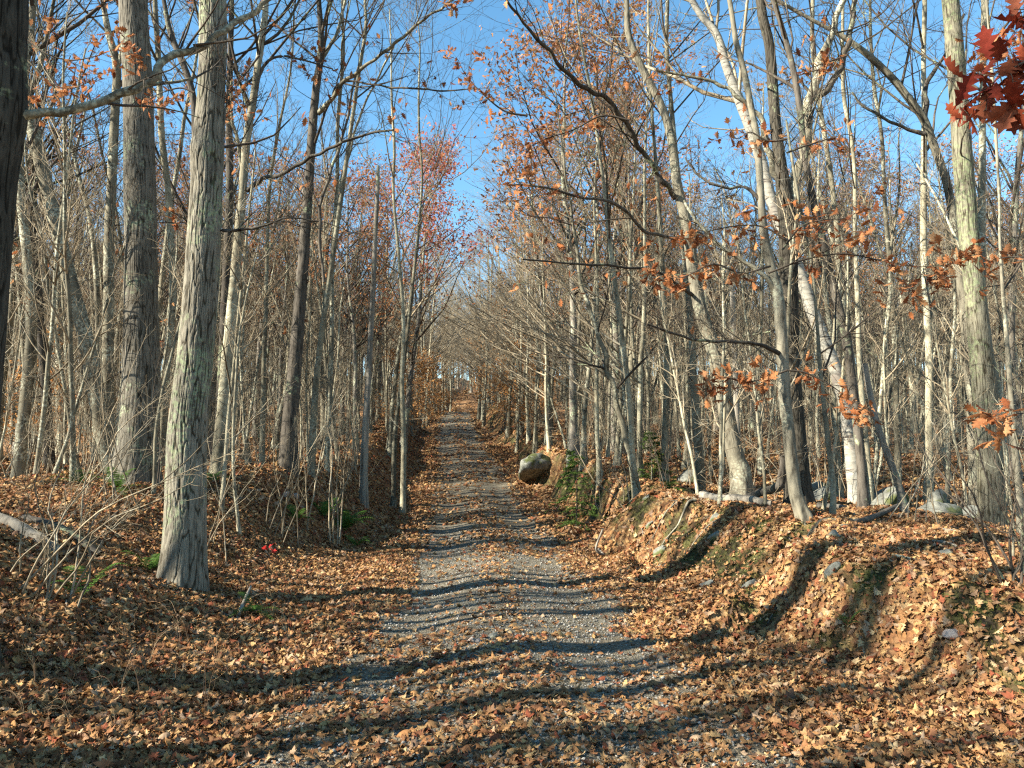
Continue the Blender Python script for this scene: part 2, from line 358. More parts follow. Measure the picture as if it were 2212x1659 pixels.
def rockmat():
    m, t, b, out = newmat('mossy_granite')
    tc = N_(t, 'ShaderNodeTexCoord'); n1 = N_(t, 'ShaderNodeTexNoise', Scale=6, Detail=6, Roughness=.7); t.links.new(tc.outputs['Object'], n1.inputs[0])
    r = ramp(t, [(.3, (.07, .07, .058)), (.5, (.17, .17, .14)), (.7, (.30, .30, .25))]); t.links.new(n1.outputs[0], r.inputs[0])
    n2 = N_(t, 'ShaderNodeTexNoise', Scale=2.4, Detail=5); t.links.new(tc.outputs['Object'], n2.inputs[0])
    r2 = ramp(t, [(.52, (0, 0, 0)), (.6, (1, 1, 1))]); t.links.new(n2.outputs[0], r2.inputs[0])
    c = mixc(t, r2.outputs[0], r.outputs[0], (.09, .10, .035)); t.links.new(c, b.inputs['Base Color'])
    bp = N_(t, 'ShaderNodeBump', Strength=.6, Distance=.03); t.links.new(n1.outputs[0], bp.inputs['Height']); t.links.new(bp.outputs[0], b.inputs['Normal'])
    return m
M_ground, M_road, M_rock = groundmat(), roadmat(), rockmat()
m, t_, b, o_ = newmat('pebble_stone'); oi = N_(t_, 'ShaderNodeObjectInfo'); r = ramp(t_, [(0, (.08, .078, .068)), (.6, (.20, .19, .165)), (.9, (.30, .285, .25)), (1, (.36, .34, .30))]); t_.links.new(oi.outputs['Random'], r.inputs[0]); t_.links.new(r.outputs[0], b.inputs['Base Color']); M_peb = m
m, t_, b, o_ = newmat('pale_quartz'); b.inputs['Base Color'].default_value = (.34, .28, .235, 1); nz = N_(t_, 'ShaderNodeTexNoise', Scale=30, Detail=3); bp = N_(t_, 'ShaderNodeBump', Strength=.5, Distance=.01); t_.links.new(nz.outputs[0], bp.inputs['Height']); t_.links.new(bp.outputs[0], b.inputs['Normal']); M_quartz = m

# ------------------------------------------------------------------ ground and road
def grow_axis(stops):
    out = []
    for (a, b, s0, s1) in stops:
        x = a
        while x < b:
            out.append(x); f = (x - a) / (b - a); x += s0 + (s1 - s0) * f
    out.append(stops[-1][1]); return np.array(out)
tpos = grow_axis([(0, 4.2, .07, .08), (4.2, 12, .09, .5), (12, 60, .5, 5), (60, 260, 6, 30)])
taxis = np.concatenate([-tpos[:0:-1], tpos])
yaxis = grow_axis([(-90, -2, 12, .5), (-2, 3, .3, .08), (3, 14, .07, .12), (14, 40, .12, .5), (40, 140, .5, 2.5), (140, 320, 4, 14)])
TT, YY = np.meshgrid(taxis, yaxis); XX = TT + xr(YY)
ZZ = H(XX, YY)
bury = np.where(np.abs(TT) < 1.55, .03, 0)
steep = np.hypot(np.gradient(ZZ, axis=1) / np.gradient(XX, axis=1), np.gradient(ZZ, axis=0) / np.gradient(YY, axis=0))
def mossmask(x, y, st):
    t = x - xr(y)
    right = sstep((t - 2.0) / .3) * sstep((4.4 - t) / .4)
    return right * sstep((st - .34) / .2) * sstep((fbm(x * 1.6, y * 1.6, 71, 4) - .37) / .09) * (.25 + .75 * sstep((vn(x * 5, y * 5, 77) - .3) / .25))
MM = mossmask(XX, YY, steep)
ny, nx = TT.shape; ii = np.arange(ny * nx).reshape(ny, nx)
Q = np.stack([ii[:-1, :-1], ii[:-1, 1:], ii[1:, 1:], ii[1:, :-1]], -1).reshape(-1, 4)
gr = link('ground', mk('ground', np.stack([XX, YY, ZZ - bury], -1), Q, mats=[M_ground], attrs={'moss': MM.ravel()}))
tag(gr, 'forest floor of brown fallen leaves with banks either side of the road', kind='structure')
rt = np.linspace(-1.7, 1.7, 57)
ry = grow_axis([(-6, 3, .2, .08), (3, 15, .08, .14), (15, 60, .14, .8), (60, 94, .6, 1)])
RT, RY = np.meshgrid(rt, ry)
RX = RT + xr(RY); edge = np.clip((np.abs(RT) - 1.5) / .2, 0, 1)
RZ = H(RX, RY) + .004 - edge * .05 + (np.abs(RT) < 1.5) * (fbm(RX * 9, RY * 9, 91) - .5) * .012
ny, nx = RT.shape; ii = np.arange(ny * nx).reshape(ny, nx)
Q = np.stack([ii[:-1, :-1], ii[:-1, 1:], ii[1:, 1:], ii[1:, :-1]], -1).reshape(-1, 4)
road = tag(link('gravel_road', mk('gravel_road', np.stack([RX, RY, RZ], -1), Q, mats=[M_road])), 'narrow grey gravel road running straight uphill between the woods', kind='structure')

# ------------------------------------------------------------------ leaf shapes
def oak_leaf(seed, L=.13, curl=.35, lobes=4):
    rg = np.random.default_rng(seed); s = np.linspace(0, 1, lobes * 2 + 2); env = np.sin(np.pi * np.clip(s * .95 + .03, 0, 1)) ** .7 * (.65 + .35 * s)
    wv = env * np.where(np.arange(len(s)) % 2 == 1, .42, .17) * L * rg.uniform(.85, 1.15, len(s)); wv[0] = .01 * L; wv[-1] = .015 * L
    fwd = np.where(np.arange(len(s)) % 2 == 1, .05 * L, -.02 * L)
    k = rg.uniform(-1, 1, 4) * curl
    V = []
    for j, sd in ((0, 0), (1, 1), (2, -1)):
        x = sd * wv; y = s * L - L * .5 + (fwd if sd else 0)
        z = (k[0] * 2.2 * (y / L) ** 2 + k[1] * .5 * y / L) * L + (abs(k[2]) + .12) * 1.6 * np.abs(x) * np.sign(k[2] or 1) + k[3] * 3 * x * y / L
        V.append(np.stack([x, y, z], -1))
    n = len(s); Q = []
    for i in range(n - 1):
        Q.append((i, n + i, n + i + 1, i + 1)); Q.append((i, i + 1, 2 * n + i + 1, 2 * n + i))
    V = np.vstack(V); V[:, 2] -= V[:, 2].mean()
    # stalk
    st = np.array([[-.003, -L * .5, V[0, 2]], [.003, -L * .5, V[0, 2]], [0, -L * .72, V[0, 2] + .01]])
    return V, np.array(Q), st
def maple_leaf(seed, L=.11, curl=.4):
    rg = np.random.default_rng(seed)
    ang = np.radians([-90, -62, -38, -12, 8, 22, 40, 57, 73, 90, 107, 123, 140, 158, 172, 192, 218, 242])
    rad = np.array([.12, .42, .3, .62, .38, .56, .80, .5, .72, 1., .72, .5, .80, .56, .38, .62, .3, .42]) * L * .6 * rg.uniform(.9, 1.1, 18)
    x = np.cos(ang) * rad; y = np.sin(ang) * rad; k = rg.uniform(-1, 1, 3) * curl
    z = (k[0] * (x / L) ** 2 * 2.5 + k[1] * (y / L) ** 2 * 2.5 + k[2] * 2 * x * y / L / L) * L + rg.normal(size=18) * .045 * L
    V = np.vstack([[[0, 0, 0]], np.stack([x, y, z], -1)]); n = 18
    T = np.array([(0, 1 + i, 1 + (i + 1) % n) for i in range(n)])
    return V, T
def leaf_mesh(name, seed, mat, L=None, curl=.35, kind='oak'):
    g = Geo()
    if kind == 'oak':
        V, Q, st = oak_leaf(seed, L or .14, curl); g.add(V, Q); g.add(st, None, [(0, 1, 2)])
    else:
        V, T = maple_leaf(seed, L or .12, curl); g.add(V, None, T); l = L or .12
        g.add([[-.003, -.07 * l, 0], [.003, -.07 * l, 0], [0, -.6 * l, .1 * l]], None, [(0, 1, 2)])
    return g.mesh(name, [mat])
LIT = [leaf_mesh('leaf', 100 + i, M_litter, curl=(.35, .6, .8, 1.0)[i % 4], kind='oak' if i % 6 != 2 else 'maple', L=(.15, .13, .11, .12)[i % 4]) for i in range(12)]
RUST = [leaf_mesh('leaf', 140 + i, M_rust, L=.15, curl=.25) for i in range(5)]
REDL = [leaf_mesh('leaf', 160 + i, M_red, L=.17, curl=.2) for i in range(4)]

def slope_euler(x, y, rg, tilt):
    e = .06
    gx = (H(x + e, y) - H(x - e, y)) / (2 * e); gy = (H(x, y + e) - H(x, y - e)) / (2 * e)
    nrm = norm(np.stack([-gx, -gy, np.ones_like(gx)], -1) + rg.normal(size=(len(x), 3)) * np.array([tilt, tilt, 0]))
    rx = np.arcsin(np.clip(-nrm[:, 1], -1, 1)); rY = np.arctan2(nrm[:, 0], nrm[:, 2])
    return nrm, rx, rY
def eulers(nrm, spin):
    # XYZ euler applied after a spin about the leaf's own axis: matrix = align(nrm) @ Rz(spin)
    z = nrm; a = np.stack([np.cos(spin), np.sin(spin), np.zeros_like(spin)], -1)
    x = norm(a - z * (a * z).sum(-1, keepdims=True)); y = np.cross(z, x)
    # columns x,y,z -> euler XYZ
    ry = np.arcsin(np.clip(-x[:, 2], -1, 1)); rz = np.arctan2(x[:, 1], x[:, 0]); rx = np.arctan2(y[:, 2], z[:, 2])
    return np.stack([rx, ry, rz], -1)

# ------------------------------------------------------------------ scattering with geometry nodes
def scatter(name, pos, eul, scl, sources, label, kind='stuff'):
    """sources: list of lists of objects; each inner list is one pick (its geometries joined)"""
    n = len(pos); me = bpy.data.meshes.new(name); me.vertices.add(n); me.vertices.foreach_set('co', np.asarray(pos, np.float32).ravel())
    a = me.attributes.new('rot', 'FLOAT_VECTOR', 'POINT'); a.data.foreach_set('vector', np.asarray(eul, np.float32).ravel())
    a = me.attributes.new('scl', 'FLOAT', 'POINT'); a.data.foreach_set('value', np.asarray(scl, np.float32))
    a = me.attributes.new('pick', 'INT', 'POINT'); a.data.foreach_set('value', rng.integers(0, len(sources), n).astype(np.int32))
    o = link(name, me); tag(o, label, kind=kind)
    ng = bpy.data.node_groups.new(name + '_nodes', 'GeometryNodeTree')
    ng.interface.new_socket('Geometry', in_out='INPUT', socket_type='NodeSocketGeometry'); ng.interface.new_socket('Geometry', in_out='OUTPUT', socket_type='NodeSocketGeometry')
    gi = ng.nodes.new('NodeGroupInput'); go = ng.nodes.new('NodeGroupOutput')
    jn = ng.nodes.new('GeometryNodeJoinGeometry')
    for src in sources:
        j2 = ng.nodes.new('GeometryNodeJoinGeometry'); gti = ng.nodes.new('GeometryNodeGeometryToInstance')
        for s in src:
            oi = ng.nodes.new('GeometryNodeObjectInfo'); oi.inputs['Object'].default_value = s; oi.transform_space = 'ORIGINAL'
            ng.links.new(oi.outputs['Geometry'], j2.inputs[0])
        ng.links.new(j2.outputs[0], gti.inputs[0]); ng.links.new(gti.outputs[0], jn.inputs[0])
    iop = ng.nodes.new('GeometryNodeInstanceOnPoints'); iop.inputs['Pick Instance'].default_value = True
    def attr(nm, ty):
        q = ng.nodes.new('GeometryNodeInputNamedAttribute'); q.data_type = ty; q.inputs['Name'].default_value = nm; return [s for s in q.outputs if s.enabled and s.name == 'Attribute'][0]
    ng.links.new(gi.outputs[0], iop.inputs['Points']); ng.links.new(jn.outputs[0], iop.inputs['Instance'])
    ng.links.new(attr('pick', 'INT'), iop.inputs['Instance Index'])
    e2r = ng.nodes.new('FunctionNodeEulerToRotation'); ng.links.new(attr('rot', 'FLOAT_VECTOR'), e2r.inputs[0]); ng.links.new(e2r.outputs[0], iop.inputs['Rotation'])
    ng.links.new(attr('scl', 'FLOAT'), iop.inputs['Scale'])
    ng.links.new(iop.outputs[0], go.inputs[0])
    md = o.modifiers.new('scatter', 'NODES'); md.node_group = ng
    return o

# ------------------------------------------------------------------ fallen leaves
def litter_density(x, y):
    t = x - xr(y); at = np.abs(t + (fbm(y * .8, x * 0 + 2, 51) - .5) * .5)
    side = sstep((at - np.interp(y, [4, 7], [1.35, 1.02])) / .35)
    patch = fbm(x * .9, y * .6, 55)
    nearw = np.clip((7.2 - y) / 2.2, 0, 1)
    mid = np.exp(-(t / .3) ** 2) * (.22 + .25 * nearw)
    rightnear = nearw * .12 + .45 * nearw * sstep((fbm(x * 1.6 + 9, y * 2.2, 58) - .50) / .06)
    on = .035 + .34 * sstep((patch - .46) / .14) + mid + rightnear
    on = on * np.interp(y, [3, 9, 16, 30], [.50, .62, .9, 1.1])
    d = np.clip(np.maximum(side, on), 0, 1)
    st = 0
    return d
lp = []
rg = np.random.default_rng(11)
for (y0, y1, dens, sc0, sc1) in ((1.6, 6, 1300, .30, .86), (6, 13, 850, .4, .9), (13, 24, 210, .7, 1.35), (24, 48, 70, 1.1, 1.9), (48, 130, 12, 1.8, 3.2)):
    area = (y1 - y0) * 2 * (.72 * y1 + 1); n = int(area * dens)
    x = rg.uniform(-(.72 * y1 + 1), .72 * y1 + 1, n); y = rg.uniform(y0, y1, n)
    k = np.abs(x) < .70 * y + .8
    if y0 >= 24: k &= np.abs(x - xr(y)) < (14 if y0 < 40 else 6)
    elif y0 >= 13: k &= (x - xr(y) > -13)
    x, y = x[k], y[k]
    e = .1; st = np.hypot((H(x + e, y) - H(x - e, y)) / (2 * e), (H(x, y + e) - H(x, y - e)) / (2 * e))
    k = rg.uniform(size=len(x)) < litter_density(x, y) * (1 - .85 * mossmask(x, y, st))
    x, y = x[k], y[k]; lp.append(np.stack([x, y, rg.uniform(sc0, sc1, len(x))], -1))
lp = np.vstack(lp); lp[:, 2] *= .83
lx, ly, ls = lp.T
thick = np.abs(lx - xr(ly)) > 1.4
lz = H(lx, ly) + .012 + rg.uniform(0, 1, len(lx)) * np.where(thick, .045, .012)
nrm, _, _ = slope_euler(lx, ly, rg, .34)
nrm[~thick] = norm(nrm[~thick] * np.array([.6, .6, 1]))
le = eulers(nrm, rg.uniform(0, 6.28, len(lx)))
pos = np.stack([lx, ly, lz], -1)
near = np.argsort(-ls / np.hypot(lx, ly) + 10 * (np.abs(lx) > .66 * ly - .1) + 10 * (ly < 2.9))[:300]
leafobjs = []
for k in near:
    o = link('leaf', LIT[len(leafobjs) % 12], gr, pos[k] + np.array([0, 0, .02]), le[k], ls[k] * 1.1); leafobjs.append(o)
srcs = []
for me in LIT:
    o = next((q for q in leafobjs if q.data == me)); srcs.append([o])
keep = np.ones(len(lx), bool); keep[near] = False
scatter('leaf_litter', pos[keep], le[keep], ls[keep], srcs, 'thick carpet of curled brown and tan fallen oak leaves')
print('leaves', len(lx))

# crumbled leaf bits and stalks between the leaves
crumb = []
for i in range(3):
    rq = np.random.default_rng(900 + i); a_ = np.sort(rq.uniform(0, 6.28, 6)); rr_ = rq.uniform(.25, .5, 6)
    v_ = np.vstack([[[0, 0, .08]], np.stack([np.cos(a_) * rr_, np.sin(a_) * rr_ * .6, rq.normal(size=6) * .08], -1)]); crumb.append(mk('leaf_scrap', v_, None, [(0, 1 + k, 1 + (k + 1) % 6) for k in range(6)], [M_litter]))
n = 42000; y = 2.3 + 9 * rg.uniform(size=n) ** 1.3; x = rg.uniform(-1, 1, n) * (.7 * y + .6); D = litter_density(x, y); k = rg.uniform(size=n) < .25 + .75 * D; x, y = x[k], y[k]
sc_ = [link('leaf_scrap', crumb[i], gr, (.3 * i - .3, 3.4 + .2 * i, float(H(.3 * i - .3, 3.4 + .2 * i)) + .02), (0, 0, i), .05) for i in range(3)]
nr_, _, _ = slope_euler(x, y, rg, .3)
scatter('leaf_crumbs', np.stack([x, y, H(x, y) + .008 + rg.uniform(0, .03, len(x)) * (np.abs(x - xr(y)) > 1.3)], -1), eulers(nr_, rg.uniform(0, 6.28, len(x))), rg.uniform(.02, .07, len(x)), [[o] for o in sc_], 'crumbled bits of dry brown leaves between whole ones')
# gravel pebbles
pebs = []
for i in range(4):
    rg2 = np.random.default_rng(300 + i); u = []
    for a in range(5):
        ph = -math.pi / 2 + math.pi * a / 4
        for b_ in range(6): th = b_ * math.pi / 3; u.append((math.cos(ph) * math.cos(th), math.cos(ph) * math.sin(th), .6 * math.sin(ph)))
    u = np.array(u) * .5 * (1 + rg2.normal(size=(30, 1)) * .12)
    q = [(a * 6 + b_, a * 6 + (b_ + 1) % 6, (a + 1) * 6 + (b_ + 1) % 6, (a + 1) * 6 + b_) for a in range(4) for b_ in range(6)]
    pebs.append(mk('pebble', u, q, mats=[M_peb]))
n = 26000
y = 2.5 + 14 * rg.uniform(size=n) ** 1.4; t = rg.uniform(-1.45, 1.45, n); x = t + xr(y)
s = .008 + .022 * rg.uniform(size=n) ** 3
pobj = []
for i in range(4):
    px_, py_ = (980, 1040, 1300, 870)[i], (1450, 1330, 1480, 1360)[i]; h_ = hit(px_, py_)
    pobj.append(link('pebble', pebs[i], road, (h_[0], h_[1], float(H(h_[0], h_[1])) + .012), (0, 0, i), .035))
scatter('gravel', np.stack([x, y, H(x, y) + .006 + s * .1], -1), rg.uniform(0, 6.28, (n, 3)) * [0.1, .1, 1], s, [[p] for p in pobj], 'loose grey pebbles on the gravel road')

# ------------------------------------------------------------------ trees
def joined(name, parts):
    """parts: list of (geo, mat)"""
    V = []; Q = []; T = []; mq = []; mt = []; n = 0
    for i, (g, m) in enumerate(parts):
        v, q, t = g.get()
        if q is not None: Q.append(q + n); mq += [i] * len(q)
        if t is not None: T.append(t + n); mt += [i] * len(t)
        V.append(v); n += len(v)
    return mk(name, np.vstack(V), np.vstack(Q) if Q else None, np.vstack(T) if T else None, [m for _, m in parts], mq + mt)
def leafcloud(rg, tips, n, size, flat=.5, spread=.12):
    """simple bent leaves, six triangles each, around twig points"""
    k = rg.integers(0, len(tips), n); c = tips[k] + rg.normal(size=(n, 3)) * spread
    z = norm(rg.normal(size=(n, 3)) + np.array([0, 0, flat])); a = norm(np.cross(z, rg.normal(size=(n, 3)))); b = np.cross(z, a)
    s = (size * rg.uniform(.6, 1.25, n))[:, None]; bend = rg.uniform(-.35, .35, (n, 1))
    shp = [(0, -.6, 0), (.22, -.2, 1), (.12, .05, .5), (.34, .25, 1.4), (0, .65, .4), (-.34, .25, 1.4), (-.12, .05, .5), (-.22, -.2, 1)]
    V = np.stack([c + s * (a * x + b * y + z * bend * w_) for x, y, w_ in shp], 1)
    i = np.arange(n)[:, None] * 8
    Q = np.concatenate([i + [0, 1, 2, 7], i + [7, 2, 3, 6], i + [6, 3, 4, 5]], 0)
    return V.reshape(-1, 3), Q
def tree_geo(seed, h, r, crown0=.45, nb=16, twigs=True, lean=.02, ang=.75, lenf=.34, fine=4, mult=1., up=.12, wander=.1, bias=None):
    rg = np.random.default_rng(seed); K = 14
    d = norm(np.array([rg.normal() * lean, rg.normal() * lean, 1.])); p = np.array([0, 0, -.25]); pts = [p.copy()]
    for k in range(1, K):
        d = norm(d + np.array([rg.normal() * .045, rg.normal() * .045, .05])); p = p + d * (h + .25) / (K - 1); pts.append(p.copy())
    T = np.array(pts)[None]; u = np.linspace(0, 1, K); Rr = (r * (1 - u) ** .75 + .012)[None]; Rr[0, 0] *= 2.0
    g = Geo(); g.tube(catmull(T[0], 20)[None], np.interp(np.linspace(0, 1, 20), u, Rr[0])[None], 9)
    c = Geo()
    L1, R1 = spawn(rg, T, Rr, nb, lenf, ang, 7, rf=.55, up=up, wander=wander, umin=crown0, umax=.98, dec=.6, rmin=.008, bias=bias)
    c.tube(L1, R1, 5)
    L1b, R1b = spawn(rg, T, Rr, int(nb * .9), .11, 1.25, 5, rf=.12, up=.03, wander=.16, umin=.08, umax=.6, dec=.0, rmin=.006)
    c.tube(L1b, R1b, 3)
    L2, R2 = spawn(rg, L1, R1, 5, .55, .7, 5, rf=.6, up=.08, wander=.13, umin=.2, rmin=.0055)
    c.tube(L2, R2, 3)
    L2b, R2b = spawn(rg, L1b, R1b, 4, .5, .8, 4, rf=.6, up=.02, wander=.2, rmin=.004); c.tube(L2b, R2b, 3)
    L3, R3 = spawn(rg, L2, R2, fine, .6, .65, 4, rf=.6, up=.06, wander=.15, rmin=.0036, lmin=.25)
    c.tube(L3, R3, 3)
    tips = np.concatenate([L3[:, 1:].reshape(-1, 3), L2[:, 2:].reshape(-1, 3)])
    if twigs:
        L4, R4 = spawn(rg, L3, R3, 3, .6, .6, 3, rf=.7, up=.05, wander=.15, rmin=.0024, lmin=.15); c.tube(L4, R4, 3)
    return g, c, tips, rg
PROTO = {}; PL = []
NEARCROWN = .3
def proto(key, seed, h, r, tmat, cmat, leaf=None, nleaf=0, lsize=.12, lspread=.12, **kw):
    g, c, tips, rg = tree_geo(seed, h, r, **kw)
    parts = [('trunk', g, tmat), ('crown', c, cmat)]
    if leaf:
        v, q = leafcloud(rg, tips, nleaf, lsize, spread=lspread); lg = Geo(); lg.add(v, q); parts.append(('leaves', lg, leaf))
    PROTO.setdefault(key, []).append(([(n, gg.mesh(key + '_' + n, [m]), n) for n, gg, m in parts], joined(key, [(gg, m) for _, gg, m in parts]), h))
for i in range(3): proto('mature', 500 + i, (12.5, 13.5, 11.5)[i], (.12, .14, .10)[i], (M_smooth, M_furrow, M_smooth)[i], M_twigd, crown0=.35, nb=20, lenf=.34, ang=.65)
for i in range(4): proto('pole', 520 + i, (9.5, 11, 8.5, 11)[i], (.05, .065, .042, .06)[i], (M_pole, M_pole, M_smooth, M_pole)[i], (M_twig, M_twigd, M_twig, M_twig)[i], crown0=.4, nb=18, lenf=.27, ang=.6)
proto('pole', 526, 10, .05, M_smooth, M_twig, leaf=M_rusti, nleaf=130, lsize=.13, lspread=.15, crown0=.3, nb=18, lenf=.3, ang=.7)
for i in range(3): proto('tall', 530 + i, 13.5, (.055, .07, .085)[i], M_smooth, M_twig, crown0=.72, nb=8, lenf=.18, ang=.6)
for i in range(3): proto('sapling', 540 + i, (6, 7.5, 5)[i], (.025, .032, .02)[i], (M_pole, M_smooth, M_pole)[i], M_twig, crown0=.25, nb=14, lenf=.26, ang=.75, twigs=False, lean=.06, fine=3)
for i in range(2): proto('oak', 560 + i, (13.5, 14.5)[i], (.12, .14)[i], M_furrow, M_twigd, leaf=M_rusti, nleaf=3200, lsize=.135, lspread=.3, crown0=.3, nb=24, lenf=.42, ang=.85)
proto('red', 570, 13.5, .12, M_smooth, M_twig, leaf=M_redi, nleaf=2800, lsize=.14, lspread=.3, crown0=.45, nb=24, lenf=.40, ang=.75)
for i in range(2): proto('beech', 580 + i, (5.5, 3.8)[i], (.03, .02)[i], M_smooth, M_twig, leaf=M_orangei, nleaf=1000, lsize=.12, lspread=.12, crown0=.12, nb=20, lenf=.36, ang=1.1, up=.0, twigs=False)

for i in range(3): proto('arch', 590 + i, (9.5, 12, 8)[i], (.055, .08, .045)[i], (M_pole, M_smooth, M_pole)[i], M_twig, crown0=.22, nb=16, lenf=.40, ang=.95, bias=(2.6, 0, 0), up=.05, lean=.05)
placed = []
def free(x, y, dm):
    for (a, b) in placed:
        if (a - x) ** 2 + (b - y) ** 2 < dm * dm: return False
    return True
def plant(key, i, x, y, s, rz, label, cat, group, parts=True, tilt=(0, 0), sx=1.0):
    pr = PROTO[key][i % len(PROTO[key])]; z = float(H(x, y))
    nm = {'mature': 'bare_tree', 'pole': 'slender_tree', 'sapling': 'sapling', 'oak': 'oak_tree', 'red': 'red_leaved_tree', 'beech': 'beech_sapling', 'arch': 'arching_sapling', 'tall': 'tall_tree'}[key]
    scl = (s * sx, s * sx, s)
    if parts:
        r = thing(nm, label, cat, (x, y, z), group); r.rotation_euler = (tilt[0], tilt[1], rz); r.scale = scl
        for n, me, _ in pr[0]:
            o = link(n, me, r)
            if n == 'leaves': o['kind'] = 'stuff'
    else:
        r = link(nm, pr[1], None, (x, y, z), (tilt[0], tilt[1], rz), scl); tag(r, label, cat, group)
    placed.append((x, y)); PL.append(r); return r

# --- trees the photograph lets one pick out: outline read from it, each at its own distance
def barktube(pts, rad, sides, step, seed, depth, cells=20, zl=.26, flare=.5, base=None):
    L = np.linalg.norm(np.diff(pts, axis=0), axis=1).sum(); n = max(int(L / step), 8)
    pr = catmull(np.column_stack([pts, rad]), n); p, r = pr[:, :3], pr[:, 3]
    T = norm(np.gradient(p, axis=0)); ref = np.array([1., 0, 0]); n1 = norm(np.cross(T, ref)); n2 = np.cross(T, n1)
    th = np.arange(sides) * 2 * np.pi / sides; s = np.linspace(0, L, n)
    TH, S = np.meshgrid(th / (2 * np.pi), s)
    wx = (vn(TH * 8, S / (zl * 1.5), seed, 8) - .5) * .9
    a = vn(np.mod(TH * cells + wx * 1.3, cells), S / zl + wx, seed + 1, cells); b = vn(np.mod(TH * cells * 2 + wx * 2.2, cells * 2), S / (zl * .45) + wx, seed + 2, cells * 2)
    r1 = sstep(np.abs(2 * a - 1) / .24); r2 = sstep(np.abs(2 * b - 1) / .38); gr_ = vn(TH * cells * 4, S / .03, seed + 7, cells * 4); ridge = np.clip(r1 * (.55 + .45 * r2) - .18 * gr_, 0, 1)
    hgt = S - (0 if base is None else 0)
    fl = 1 + flare * np.exp(-np.maximum(S - .2, 0) / .22) * (.65 + .5 * np.cos(TH * 2 * np.pi * 5 + seed) * np.exp(-S / .5)) + .05 * (vn(TH * 4, S * 1.2, seed + 5, 4) - .5)
    fac = depth * np.minimum(1, (r / .1))[:, None]
    RR = r[:, None] * fl + (ridge - .6) * fac
    V = p[:, None] + RR[..., None] * (n1[:, None] * np.cos(th)[None, :, None] + n2[:, None] * np.sin(th)[None, :, None])
    idx = np.arange(n * sides).reshape(n, sides); aa = idx[:-1]; bb = idx[1:]
    Q = np.stack([aa, np.roll(aa, -1, 1), np.roll(bb, -1, 1), bb], -1).reshape(-1, 4)[:, ::-1]
    barktube.fur = ridge.ravel()
    return V.reshape(-1, 3), Q
